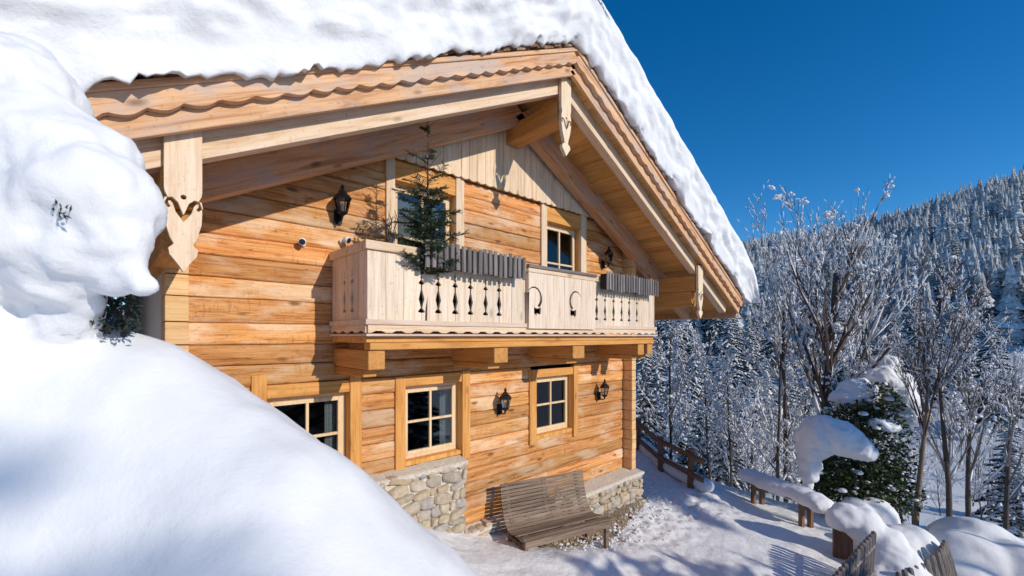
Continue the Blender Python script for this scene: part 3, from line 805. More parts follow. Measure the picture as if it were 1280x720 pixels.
# ------------------------------------------------------------------ flower boxes
def flower_box(x0, x1, n, z0, z1, label):
    t = empty('flower_box', ((x0 + x1) / 2, BY - .04, z0), 0, label, 'flower box', 'grey slatted boxes on the balcony rail')
    h = (x1 - x0) / 2; H = z1 - z0
    b = MB(); b.box(-h + .03, h - .03, -.12, -.10, .03, H - .03); b.box(-h + .03, h - .03, -.02, -.0, .03, H - .03); b.box(-h + .03, h - .03, -.10, -.02, .02, .04)
    b.box(-h + .03, -h + .05, -.10, -.02, .04, H - .03); b.box(h - .05, h - .03, -.10, -.02, .04, H - .03)
    b.box(-h + .05, h - .05, -.10, -.02, .04, H - .08)
    b.build('trough', M['cutout'], t)
    sl = MB(); w = 2 * h / n
    for i in range(n):
        x = -h + (i + .5) * w; r = w * .36; dz = random.uniform(-.015, .012); lean = random.uniform(-.006, .006)
        pts = []
        for k in range(7):
            a = math.pi * k / 6; pts.append((r * math.cos(a), -r * .55 * math.sin(a)))
        vs = []
        for zz, sx in ((dz, 0), (H + dz, lean)):
            vs += [(x + sx + p, -.125 + q, zz) for p, q in pts]
        m = 7
        sl.add(vs, [(k, k + 1, m + k + 1, m + k) for k in range(m - 1)] + [(m - 1, 0, m, 2 * m - 1), tuple(range(m)), tuple(range(m, 2 * m))[::-1]])
    sl.build('slats', M['grey_wood'], t)
    return t
random.seed(5)
flower_box(-2.185, -.70, 19, 4.315, 4.60, 'grey slatted flower box on the left half of the balcony, partly behind the small fir')
flower_box(1.04, 2.66, 21, 4.315, 4.60, 'grey slatted flower box on the right end of the balcony rail')

# ------------------------------------------------------------------ slatted bench against the wall
def wall_bench():
    t = empty('slatted_bench', (-.386, -.25, .52), R(-15.5), 'weathered wooden slatted bench with a high curved back against the log wall', 'bench')
    L = 1.486
    prof = [(0, .90), (.02, .78), (.05, .64), (.10, .50), (.17, .385), (.25, .32), (.35, .315), (.46, .345), (.56, .375)]
    def at(s):
        ds = [0]; 
        for a, b in zip(prof[:-1], prof[1:]): ds.append(ds[-1] + math.hypot(b[0] - a[0], b[1] - a[1]))
        s *= ds[-1]
        for i in range(len(prof) - 1):
            if s <= ds[i + 1] + 1e-9:
                u = (s - ds[i]) / (ds[i + 1] - ds[i]); a, b = prof[i], prof[i + 1]
                T = Vector((0, -(b[0] - a[0]), b[1] - a[1])).normalized()
                return Vector((0, -(a[0] + (b[0] - a[0]) * u), a[1] + (b[1] - a[1]) * u)), T
    sl = MB(); n = 19
    for i in range(n):
        p, T = at((i + .3) / n); nrm = T.cross(Vector((1, 0, 0)))
        sl.obox(p + Vector((L / 2, 0, 0)), Vector((1, 0, 0)), T, nrm, L / 2, .021, .009)
    (sl).build('back_and_seat_slats', M['bench'], t, bevel=.004)
    for x in (.12, L / 2, L - .12):
        r = MB(); q = [at(i / 14)[0] for i in range(15)]
        nn = [at(min(i / 14, .999))[1].cross(Vector((1, 0, 0))) for i in range(15)]
        for i in range(14):
            a = q[i] + Vector((x, 0, 0)) + nn[i] * -.034; b = q[i + 1] + Vector((x, 0, 0)) + nn[i + 1] * -.034
            r.bar(a, b, .05, .045, (1, 0, 0))
        r.build('rib', M['bench'], t)
    fb = MB(); fb.box(.0, L, -.71, -.63, .36, .395); fb.box(.02, L - .02, -.725, -.695, .265, .355); fb.build('front_rail', M['bench'], t, bevel=.005)
    for x in (.03, L - .09):
        l = MB(); l.box(x, x + .06, -.692, -.632, -.15, .358); l.build('leg', M['bench'], t, bevel=.005)
        l = MB(); l.box(x, x + .06, -.24, -.18, -.15, .30); l.build('leg', M['bench'], t, bevel=.005)
        l = MB(); l.box(x + .005, x + .055, -.63, -.24, .20, .26); l.build('side_rail', M['bench'], t, bevel=.005)
    lg = MB(); lg.bar((.25, -.2, -.02), (.95, -.55, .22), .03, .05); lg.build('brace', M['bench'], t)
wall_bench()
# bare gravel strip under the bench where the snow never lies
def gravel():
    vs = []; nx, ny = 60, 16
    for j in range(ny + 1):
        for i in range(nx + 1):
            u, v = i / nx, j / ny
            x = -.15 + 3.75 * u; yb = -.05; yfr = (-.98 - .02 * math.sin(x * 3)) if x < 1.5 else (-.98 + (x - 1.5) * .27)
            yfr += .07 * nz(x, 0, 0, 3) + .04 * nz(x, 0, 0, 9); y = yb + (yfr - yb) * v
            e = min(1, min(u, 1 - u) * 12, (1 - v) * 4)
            vs.append((x, y, .045 * e + .025 * nz(x, y, 0, 9) + .012 * nz(x, y, 2, 25)))
    Z = ground(np.array([p[0] for p in vs]), np.array([p[1] for p in vs]))
    vs = [(p[0], p[1], p[2] + z + .005 + .05 * fbm(p[0], p[1], 0, .9, 3)) for p, z in zip(vs, Z)]
    mb = MB(); mb.add(vs, [(j * (nx + 1) + i, j * (nx + 1) + i + 1, (j + 1) * (nx + 1) + i + 1, (j + 1) * (nx + 1) + i) for j in range(ny) for i in range(nx)])
    o = mb.build('gravel_strip', M['gravel'], None, smooth=True); tag(o, 'bare brown gravel strip under the bench and along the stone plinth', 'gravel', kind='structure')
gravel()
def crumbs(name, n, mat, f, rlo, rhi, label, kind_cat):
    random.seed(len(name)); mb = MB(); P = []
    while len(P) < n:
        q = f()
        if q: P.append(q)
    Z = ground(np.array([p[0] for p in P]), np.array([p[1] for p in P]))
    for (x, y), z in zip(P, Z):
        r = rlo * (rhi / rlo) ** (random.random() ** 2.2); octa(mb, (x, y, z + .05 * fbm(x, y, 0, .9, 3) + .035 + r * .2), r, r * random.uniform(.5, .9))
    o = mb.build(name, M[mat], None, smooth=False); tag(o, label, kind_cat, kind='stuff')
def f_edge():
    x = random.uniform(-.1, 4.3); yb = (-.95 if x < 1.5 else -.95 + (x - 1.5) * .27) - .12; y = random.gauss(yb, .22)
    return (x, y) if x > .2 or y < -1.0 else None
crumbs('snow_crumbs', 520, 'snow_tree', f_edge, .008, .04, 'loose crumbs of snow scattered along the bare strip by the bench', 'snow')
def f_grav():
    x = random.uniform(0, 3.4); return (x, random.uniform(-.92 if x < 1.5 else -.92 + (x - 1.5) * .27, -.3))
crumbs('pebbles', 900, 'stone', f_grav, .008, .03, 'small brown pebbles on the bare strip under the bench', 'gravel')

# ------------------------------------------------------------------ rail fence on the right
def rail_fence():
    P = [(6.35, 2.45), (5.72, 1.13), (5.23, .22), (5.0, -.62)]
    t = empty('rail_fence', (5.23, .22, gz(5.23, .22)), 0, 'brown two rail wooden fence going downhill beside the house corner', 'fence')
    ox, oy, oz = t.location
    tops = []
    for i, (x, y) in enumerate(P):
        g = gz(x, y); m = MB(); m.box(-.055, .055, -.055, .055, -.3, .88 if i == 3 else .82)
        o = m.build('post', M['fence_z'], t, bevel=.012); o.location = (x - ox, y - oy, g - oz); o.rotation_euler = (R(random.uniform(-2, 2)), R(random.uniform(-2, 2)), R(62))
        tops.append(Vector((x - ox, y - oy, g - oz)))
    tops.append(tops[-1] + (tops[-1] - tops[-2]) * .42)
    for h in (.74, .34):
        for a, b in zip(tops[:-1], tops[1:]):
            d = (b - a); L = d.length; m = MB(); m.box(-.05, L + .04, -.025, .025, -.055, .055)
            o = m.build('rail', M['fence'], t, bevel=.01)
            off = Vector((-d.y, d.x, 0)).normalized() * .075
            o.location = a + off * (-1) + Vector((0, 0, h))
            o.rotation_euler = (0, -math.atan2(d.z, math.hypot(d.x, d.y)), math.atan2(d.y, d.x))
    s = []
    for a, b in zip(tops[:-1], tops[1:]):
        n = 7
        for i in range(n):
            p = a.lerp(b, i / n); s.append((p.x + .22, p.y + .05, p.z + .12, .20, (1, 1.1, .8)))
    o = blob('snow_ridge', [(q[0] + ox, q[1] + oy, q[2] + oz, q[3], q[4]) for q in s], .04, M['snow'], None, .03, 4)
    tag(o, 'ridge of snow ploughed against the far side of the rail fence', 'snow')
rail_fence()
# ------------------------------------------------------------------ low bench under snow
def snow_bench():
    A = Vector((5.90, -1.62, 0)); B = Vector((5.36, -2.84, 0)); g = gz(5.6, -2.3)
    c = (A + B) / 2; d = (B - A); L = d.length
    t = empty('low_bench', (c.x, c.y, g - .02), math.atan2(d.y, d.x), 'low plank bench buried under a rounded loaf of snow at the edge of the yard', 'bench')
    top = MB(); top.box(-L / 2 - .1, L / 2 + .1, -.17, .17, .47, .52); top.build('seat', M['fence'], t, bevel=.006)
    for sx in (-1, 1):
        for sy in (-1, 1):
            l = MB(); x = sx * (L / 2 - .12); y = sy * .12; l.box(x - .04, x + .04, y - .04, y + .04, -.5, .468); l.build('leg', M['fence_z'], t, bevel=.006)
        l = MB(); x = sx * (L / 2 - .12); l.box(x - .035, x + .035, -.078, .078, .34, .44); l.build('crosspiece', M['fence'], t)
    sp = []
    n = 13
    for i in range(n):
        x = -L / 2 - .14 + (L + .34) * i / (n - 1); sp.append((x, .02 * math.sin(i), .575 + .012 * math.sin(i * 1.7) - (.05 if i == n - 1 else 0), .2, (1, 1.3, .76)))
    o = blob('bench_snow', sp, .03, M['snow_soft'], None, .025, 4, .006)
    o.location = t.location; o.rotation_euler = t.rotation_euler; tag(o, 'rounded loaf of snow lying along the low plank bench', 'snow')
snow_bench()
# ------------------------------------------------------------------ picket fences, board and drifts in the right corner
def picket_fence(P, n, hgt, label, lean=0.):
    x0, y0, z0 = P[0]
    t = empty('picket_fence', P[0], 0, label, 'fence', None)
    pts = []
    for i in range(n):
        u = i / (n - 1) * (len(P) - 1); k = min(int(u), len(P) - 2); f = u - k
        pts.append(Vector(P[k]).lerp(Vector(P[k + 1]), f))
    for i, p in enumerate(pts):
        d = (pts[min(i + 1, n - 1)] - pts[max(i - 1, 0)]); d.z = 0; d.normalize(); sd = Vector((-d.y, d.x, 0))
        h = hgt * random.uniform(.94, 1.05); w = random.uniform(.036, .046)
        m = MB(); tilt = random.uniform(-.02, .02)
        a = p - Vector((x0, y0, z0)); up = Vector((0, 0, 1)) + sd * lean + d * tilt; up.normalize()
        base = a - up * h
        m.tube([base, base + up * (h * .5), base + up * (h - .05), base + up * (h - .015), base + up * h], [w, w * .97, w * .95, w * .8, w * .3], 7)
        m.build('picket', M['grey_wood'], t, smooth=False)
    for hh in (.22, .62):
        m = MB(); q = []
        for p in pts: q.append(p - Vector((x0, y0, z0)) - Vector((0, 0, hh)))
        m.tube([v for v in q], .028, 6); m.build('rail', M['grey_wood_x'], t)
    return t
random.seed(77)
picket_fence([(4.03, -3.93, .60), (3.35, -3.82, .50), (2.67, -3.70, .36), (1.6, -3.72, .50), (.4, -3.85, .92), (-.5, -4.05, 1.15)], 33, 1.0, 'grey picket fence of round pointed stakes climbing out of the bottom of the picture', .06)
picket_fence([(4.10, -4.20, .06), (4.6, -4.40, .07), (5.3, -4.58, .12), (5.62, -4.64, .20)], 12, .8, 'grey picket fence of leaning stakes half buried at the lower right', .22)
bd = MB(); bd.prism([(-.14, -.8), (.14, -.8), (.14, .22), (.10, .30), (.03, .34), (-.05, .34), (-.12, .30), (-.14, .22)], -.03, .03)
o = bd.build('wooden_board', M['fence_z'], None, bevel=.01); o.location = (4.52, -3.46, .15); o.rotation_euler = (0, 0, R(-62)); tag(o, 'upright brown wooden board with a rounded top beside the picket fence', 'board')
sp = [(4.47, -3.44, .50, .20), (4.58, -3.52, .52, .25), (4.70, -3.68, .42, .30), (4.80, -3.95, .12, .34), (4.72, -4.05, -.1, .42), (4.62, -4.12, -.35, .50), (4.35, -4.02, -.5, .5), (5.0, -3.8, -.4, .5)]
o = blob('snow_heap', sp, .035, M['snow_soft'], None, .04, 3.0); tag(o, 'tall curling heap of snow draped over the wooden board', 'snow', 'snow heaps in the lower right corner')
sp = [(5.55, -4.05, -.15, .42), (5.75, -4.25, -.12, .40), (5.25, -4.0, -.4, .5), (5.9, -4.2, -.4, .5)]
o = blob('snow_heap', sp, .04, M['snow_soft'], None, .03, 3.0); tag(o, 'round shaded heap of snow behind the half buried leaning stakes', 'snow', 'snow heaps in the lower right corner')
sp = [(6.5, -3.35, -.05, .35), (6.8, -3.6, -.1, .4), (6.2, -3.3, -.2, .35)]
o = blob('snow_heap', sp, .04, M['snow_soft'], None, .04, 3.0); tag(o, 'smooth snow heap between the evergreen bush and the pale slender trunk', 'snow', 'snow heaps in the lower right corner')
sp = [(7.6, -5.0, -.70, .8), (6.7, -4.85, -.72, .8), (7.9, -5.6, -1.1, .9), (7.0, -5.6, -1.0, 1.0), (8.3, -4.9, -1.1, .7), (6.1, -4.9, -.95, .7)]
o = blob('snow_heap', sp, .06, M['snow_soft'], None, .05, 1.5); tag(o, 'broad smooth sunlit snow mound at the right edge below the slender trunks', 'snow', 'snow heaps in the lower right corner')

# ------------------------------------------------------------------ foreground snow bank and snow laden shrub
CW = lambda l, t, z: (CAM[0] + .6814 * t + .7319 * l, CAM[1] + .7319 * t - .6814 * l, CAM[2] + z)
def snow_bank():
    ls = [-4.0, -2.0, -1.7, -1.385, -1.07, -.756, -.6, -.44, -.25, -.17, .2, .6]
    zs = [.3, .10, .03, -.05, -.26, -.445, -.575, -.725, -.885, -.975, -1.35, -1.72]
    L = np.arange(-3.4, .61, .035); T = np.arange(-.4, 3.6, .035); vs = []
    for t in T:
        for l in L:
            c = float(np.interp(l, ls, zs)); tc = 1.7 + .05 * math.sin(l * 3)
            if t < tc:
                q = tc - t; z = c - .50 * (math.sqrt(q * q + .05) - .22)
                z -= .58 * math.exp(-((l + 1.42) / .44) ** 2 - ((t - 1.02) / .34) ** 2)  # hollow added so its wall turns from the sun and shades
            else:
                q = t - tc; z = c - .75 * (math.sqrt(q * q + .06) - .245)
            z += .040 * fbm(l, t, 0, 2.0, 3) + .008 * fbm(l, t, 4, 9, 3)
            vs.append(CW(l, t, z))
    n = len(L); k = len(T)
    mb = MB(); mb.add(vs, [(j * n + i, j * n + i + 1, (j + 1) * n + i + 1, (j + 1) * n + i) for j in range(k - 1) for i in range(n - 1)])
    o = mb.build('snow_bank', M['snow_soft'], None, smooth=True); tag(o, 'high bank of fresh snow filling the near left foreground', 'snow bank', kind='structure')
snow_bank()
def shrub():
    F = 540.
    def pt(x, y, t): return CW((x - 640) / F * t, t, (420 - y) / F * t)
    sp = []
    for x, y, r, t in [(-40, 130, 95, 1.7), (10, 130, 80, 1.6), (45, 200, 88, 1.55), (-20, 230, 110, 1.6), (95, 210, 70, 1.55), (112, 250, 70, 1.5), (138, 262, 56, 1.5), (60, 290, 72, 1.5), (110, 310, 52, 1.5), (148, 300, 42, 1.48), (153, 262, 35, 1.48),
                       (-10, 320, 60, 1.5), (162, 334, 24, 1.5), (-60, 400, 60, 1.5), (96, 372, 26, 1.55), (10, 372, 20, 1.55), (180, 352, 17, 1.5), (140, 340, 28, 1.5), (85, 392, 40, 1.6), (-5, 400, 40, 1.6), (70, 350, 40, 1.5), (40, 420, 45, 1.62), (-40, 440, 60, 1.6), (95, 425, 32, 1.66), (-50, 340, 70, 1.55), (20, 95, 50, 1.65), (62, 160, 45, 1.6), (112, 208, 38, 1.55)]:
        sp.append((*pt(x, y, t), r / F * t))
    root = empty('snow_laden_shrub', pt(80, 470, 1.75), 0, 'shrub bowed under heavy soft snow at the left edge near the camera', 'shrub')
    o = blob('snow_load', sp, .022, M['snow_soft'], None, .036, 4.2, .008)
    o.parent = root; o.matrix_parent_inverse = Matrix.Translation(-Vector(root.location))
    random.seed(31); tw = MB(); lf = MB()
    rl = Vector(root.location)
    for i in range(26):
        a = Vector(pt(random.uniform(-20, 170), random.uniform(395, 440), 1.72)); b = Vector(pt(random.uniform(0, 175), random.uniform(250, 345), random.uniform(1.55, 1.7)))
        tw.tube([a - rl, (a + b) / 2 - rl + Vector((random.uniform(-.04, .04),) * 3), b - rl], [.010, .008, .004], 5)
    for i in range(2600):
        c = Vector(pt(random.uniform(20, 172), random.uniform(350, 412), random.uniform(1.58, 1.85))) - rl
        d = Vector((random.gauss(0, 1), random.gauss(0, 1), random.gauss(-.3, 1))).normalized(); s = d.orthogonal().normalized()
        L = random.uniform(.02, .035); lf.add([c, c + d * L * .5 + s * .005, c + d * L, c + d * L * .5 - s * .005], [(0, 1, 2, 3)])
    for i in range(36):
        c = Vector(pt(random.uniform(64, 88), random.uniform(248, 270), random.uniform(1.32, 1.37))) - rl
        d = Vector((random.gauss(0, 1), random.gauss(0, 1), random.gauss(-.3, 1))).normalized(); s = d.orthogonal().normalized()
        L = random.uniform(.015, .03); lf.add([c, c + d * L * .5 + s * .004, c + d * L, c + d * L * .5 - s * .004], [(0, 1, 2, 3)])
    tw.build('twigs', M['bark'], root); lf.build('foliage', M['needle_d'], root)
shrub()

# ------------------------------------------------------------------ vegetation
def make_conifer(h, rb, seed, nb=110, snow=.8, bare=.06, needle='needle_d', name='snowy_conifer', start=.05):
    random.seed(seed)
    t = empty(name)
    tr = MB(); tr.tube([(0, 0, -.5), (0, 0, h * .5), (0, 0, h)], [rb * .075 + .03, rb * .045 + .015, .01], 7); tr.build('trunk', M['bark'], t)
    nd = MB(); sn = MB()
    for i in range(nb):
        u = (i + random.random()) / nb; u = u ** .85; z = h * (start + (1 - start - bare) * u)
        L = rb * (1 - u) ** .85 * random.uniform(.75, 1.12) + .05 * h * .3; a = i * 2.399 + random.uniform(-.4, .4)
        droop = random.uniform(.15, .55); ca, sa = math.cos(a), math.sin(a); n = 6; pts = []
        for k in range(n + 1):
            s = k / n; pts.append(Vector((ca * L * s, sa * L * s, z + L * (.10 * s - droop * s * s))))
        side = Vector((-sa, ca, 0))
        for k in range(n):
            p = pts[k]; d = (pts[k + 1] - p); wd = L * .34 * (1 - .75 * k / n) * random.uniform(.7, 1.2)
            for sg in (-1, 1):
                for q in range(3):
                    b = p + d * (q / 3); w2 = wd * random.uniform(.6, 1.1)
                    tip = b + side * sg * w2 + d * random.uniform(.7, 1.3) + Vector((0, 0, -w2 * random.uniform(.1, .6)))
                    nd.add([b, b + d * .42, tip, b + side * sg * w2 * .55 + d * .1 + Vector((0, 0, -w2 * .25))], [(0, 1, 2, 3)])
            nd.add([p - Vector((0, 0, .01)), pts[k + 1], pts[k + 1] + Vector((0, 0, -L * .12)), p + Vector((0, 0, -L * .16))], [(0, 1, 2, 3)])
            if random.random() < snow:
                r = wd * random.uniform(.6, 1.0); th = r * random.uniform(.25, .45)
                c = p + d * .5; ux = d.normalized()
                m = 6; vs = [c + Vector((0, 0, th))]
                for j in range(m):
                    b = 6.2832 * j / m; vs.append(c + ux * d.length * .75 * math.cos(b) * random.uniform(.8, 1.1) + side * r * math.sin(b) * random.uniform(.8, 1.15) + Vector((0, 0, -abs(math.sin(b)) * r * .35)))
                vs.append(c - Vector((0, 0, th * .4)))
                sn.add(vs, [(0, 1 + j, 1 + (j + 1) % m) for j in range(m)] + [(m + 1, 1 + (j + 1) % m, 1 + j) for j in range(m)])
    nd.build('foliage', M[needle], t)
    if sn.v: tag(sn.build('snow', M['snow_tree'], t, smooth=True), kind='stuff')
    return t
def make_bare(h, seed, spread=.45, lean=0., levels=4, nb=5, r0=None, snow=.5, clumps=10, fork=.28, bark='bark', twig='twig', sides=5, name='bare_tree', clump_r=(.04, .10), up=.5, snow_w=1., rmin=.0045, reach=1., kids0=None):
    random.seed(seed); t = empty(name); tr = MB(); tw = MB(); sn = MB(); tips = []
    r0 = r0 or h * .016
    def grow(p, d, L, r, lev):
        n = 5 if lev == 0 else 3; pts = [p]; q = Vector(p); dd = Vector(d)
        for i in range(n):
            jj = .10 if lev else .035; dd = (dd + Vector((random.gauss(0, jj), random.gauss(0, jj), random.gauss(0, .05) + (.06 if lev else .0)))).normalized(); q = q + dd * (L / n); pts.append(Vector(q))
        rad = [r * (1 - .55 * i / n) for i in range(n + 1)] if lev < levels else [r * (1 - .7 * i / n) for i in range(n + 1)]
        (tr if lev == 0 else tw).tube(pts, rad, 8 if lev == 0 else (5 if lev == 1 else 3), cap=False)
        for i in range(n):
            sd = pts[i + 1] - pts[i]; fl = 1 - abs(sd.normalized().z)
            if lev > 0 and random.random() < snow * (.25 + fl):
                rr = rad[i] * 1.0 + .008 * snow_w; o = Vector((0, 0, rad[i] * .7 + .006 * snow_w))
                sn.tube([pts[i] + o, pts[i].lerp(pts[i + 1], .5) + o * 1.5, pts[i + 1] + o * .9], [rr * .5, rr * 1.15, rr * .4], 4)
        if lev >= 2: tips.append(pts[-1]); tips.append(pts[1])
        if lev < levels:
            k = nb if lev else (kids0 or int(nb * 2.6))
            for j in range(k):
                f = random.uniform(fork if lev == 0 else .15, 1.0) ; i = min(int(f * n), n - 1); b = pts[i].lerp(pts[i + 1], f * n - i)
                ax = dd.orthogonal().normalized(); ax.rotate(Matrix.Rotation(random.uniform(0, 6.28), 3, dd)); 
                nd = (dd * random.uniform(.6, 1.0) + ax * random.uniform(spread * .6, spread * 1.5) + Vector((0, 0, up * .35))).normalized()
                grow(b, nd, L * reach * random.uniform(.30, .55) * (1.1 - .45 * f if lev == 0 else 1), max(rmin, rad[i] * random.uniform(.35, .55)), lev + 1)
    grow(Vector((0, 0, -.4)), Vector((lean, 0, 1)).normalized(), h * .82, r0, 0)
    for i in range(clumps):
        c = random.choice(tips); r = random.uniform(*clump_r)
        for q in range(4):
            g = r * random.uniform(.4, .8); octa(sn, (c.x + random.gauss(0, r * .5), c.y + random.gauss(0, r * .5), c.z + random.gauss(0, r * .4)), g, g * random.uniform(.6, 1))
    tr.build('trunk', M[bark], t, smooth=True); tw.build('branches', M[twig], t)
    if sn.v: tag(sn.build('snow', M['snow_tree'], t, smooth=True), kind='stuff')
    return t
def onT(x, y, t):
    r = (x - 640) / 540.; return (CAM[0] + t * (.6814 + .7319 * r), CAM[1] + t * (.7319 - .6814 * r))
def put(o, x, y, rz=0., s=1., label=None, cat=None, group=None, dz=0.):
    o.location = (x, y, gz(x, y) + dz); o.rotation_euler = (0, 0, rz); o.scale = (s,) * 3; return tag(o, label, cat, group)

# little fir standing on the balcony
def small_fir():
    random.seed(12); t = empty('small_fir'); H = 1.92
    tr = MB(); tr.tube([(0, 0, -.5), (.01, 0, H * .5), (0, .01, H)], [.028, .016, .004], 6); nd = MB(); br = MB(); sn = MB()
    for i in range(92):
        u = (i + random.random()) / 92; z = .10 + (H - .18) * u ** 1.3
        dense = max(0, 1 - max(0, z - .78) / .35); L = (.52 * (1 - .55 * z / H) * random.uniform(.6, 1.15)) if z < 1.35 else .26 * (1 - (z - 1.35) / .75) * random.uniform(.5, 1.2)
        a = i * 2.4 + random.uniform(-.4, .4); d = Vector((math.cos(a), math.sin(a), random.uniform(.1, .75))); n = 5
        pts = [Vector((0, 0, z)) + Vector((d.x * L * k / n, d.y * L * k / n, d.z * L * (k / n) * (1 - .25 * k / n))) for k in range(n + 1)]
        br.tube(pts, [.006, .005, .004, .0035, .003, .002], 4)
        if dense <= 0 and random.random() < .7: continue
        side = Vector((-d.y, d.x, 0)).normalized()
        for k in range(n):
            for sg in (-1, 1):
                for q in range(3):
                    p = pts[k].lerp(pts[k + 1], q * .33 + random.random() * .3); w = L * random.uniform(.25, .45) * (1 - .5 * k / n)
                    dr = (side * sg + (pts[k + 1] - pts[k]).normalized() * random.uniform(.5, 1.1) + Vector((0, 0, random.uniform(-.35, .25)))).normalized(); tip = p + dr * w
                    if random.random() > .35 + .65 * dense: br.tube([p, tip], [.003, .0015], 3); continue
                    for m in range(9):      # needles along the twig
                        c = p.lerp(tip, (m + .5) / 9)
                        for e in range(4):
                            nn = (dr * .7 + Vector((random.gauss(0, 1), random.gauss(0, 1), random.gauss(0, 1))) * .55).normalized(); sd_ = nn.orthogonal().normalized() * .0044
                            ln = random.uniform(.02, .034); nd.add([c - sd_, c + nn * ln, c + sd_], [(0, 1, 2)])
                    if random.random() < .06: octa(sn, p.lerp(tip, .6), random.uniform(.010, .022), .012)
    tr.build('trunk', M['bark'], t); br.build('branches', M['twig'], t); nd.build('foliage', M['needle'], t); tag(sn.build('snow', M['snow_tree'], t, smooth=True), kind='stuff')
    return t
t = small_fir()
t.location = (-2.05, -.92, 4.16); t.scale = (.82, .82, .94); t.rotation_euler = (0, R(1.5), .4); tag(t, 'small green fir tree with a long bare tip tied to the balcony corner', 'tree')
b = make_bare(1.55, 17, .55, .05, 3, 3, .014, .0, 0, .35, 'twig', 'twig', name='bare_shrub', up=.6)
b.location = (-2.34, -.62, 4.0); tag(b, 'leafless brown potted shrub on the balcony left of the small fir', 'shrub')

# evergreen bush with snow caps
def bush():
    bx, by = onT(1068, 620, 9.4); g = gz(bx, by); t = empty('evergreen_bush', (bx, by, g), 0, 'dense dark evergreen bush weighed down with big caps of snow beyond the low bench', 'bush')
    random.seed(51); lf = MB(); tr = MB()
    ax, ay = Vector((.7319, -.6814, 0)), Vector((.6814, .7319, 0))
    cl = [(-.25, 0, .5, .75), (.35, .1, .55, .8), (.0, 0, 1.1, .8), (.6, .2, 1.1, .7), (.75, .5, 1.7, .75), (.35, .5, 1.9, .6), (.9, .6, 2.4, .5), (-.5, 0, .9, .5), (.8, 0, .6, .55)]
    for i in range(10):
        a = random.uniform(0, 6.28); tr.tube([(0, 0, -.2), (.3 * math.cos(a), .3 * math.sin(a), .8), (ax * random.uniform(-.5, .9)) + Vector((0, 0, random.uniform(1.2, 2.2)))], [.05, .035, .01], 6)
    for i in range(11000):
        c = random.choice(cl); d = Vector((random.gauss(0, 1), random.gauss(0, 1), random.gauss(0, 1))).normalized()
        r = c[3] * (random.random() ** .45) * (1 + .25 * noise.noise(d * 2.2 + Vector((c[0] * 9, c[2] * 5, 0))))
        p = ax * c[0] + ay * c[1] + Vector((0, 0, c[2])) + d * r
        if p.z < .02: continue
        u = (d + Vector((random.gauss(0, .6), random.gauss(0, .6), random.gauss(.1, .5)))).normalized(); s = u.orthogonal().normalized(); s.rotate(Matrix.Rotation(random.uniform(0, 6.28), 3, u))
        L = random.uniform(.06, .12); w = L * .26
        lf.add([p, p + u * L * .5 + s * w, p + u * L, p + u * L * .5 - s * w], [(0, 1, 2, 3)])
    tr.build('trunk', M['bark'], t); lf.build('foliage', M['leaf'], t)
    def loc(px, py, r, td, sq=(1, 1, .8)):
        x, y = onT(px, py, td); return (x - bx, y - by, 3.6 + (420 - py) / 540. * td - g, r, sq)
    caps = []
    caps.append([loc(1020, 545, .38, 8.9), loc(1030, 540, .42, 8.9), loc(1044, 545, .42, 8.85), loc(1056, 552, .38, 8.8), loc(1068, 559, .30, 8.78), loc(1080, 566, .20, 8.75), loc(1016, 562, .30, 8.95), loc(1012, 578, .24, 9.0), loc(1010, 594, .19, 9.0), loc(1008, 608, .12, 9.0)])
    caps.append([loc(1072, 490, .42, 10.2), loc(1100, 475, .45, 10.3), loc(1118, 480, .40, 10.3), loc(1108, 456, .3, 10.4), loc(1128, 500, .35, 10.2), loc(1136, 520, .3, 10.1), loc(1055, 498, .3, 10.2)])
    caps.append([loc(1112, 534, .24, 9.4, (1.2, 1, .55)), loc(1100, 530, .2, 9.4, (1, 1, .55))])
    for c in caps: blob('snow_cap', c, .04, M['snow_tree'], t, .06, 3.4, .022)
    sm = MB()
    for i in range(90):
        c = random.choice(cl); d = Vector((random.gauss(0, 1), random.gauss(0, 1), random.gauss(.4, .8))).normalized(); p = ax * c[0] + ay * c[1] + Vector((0, 0, c[2])) + d * c[3] * .98
        r = random.uniform(.03, .11); octa(sm, p, r, r * .6)
    tag(sm.build('snow', M['snow_tree'], t, smooth=True), kind='stuff')
bush()

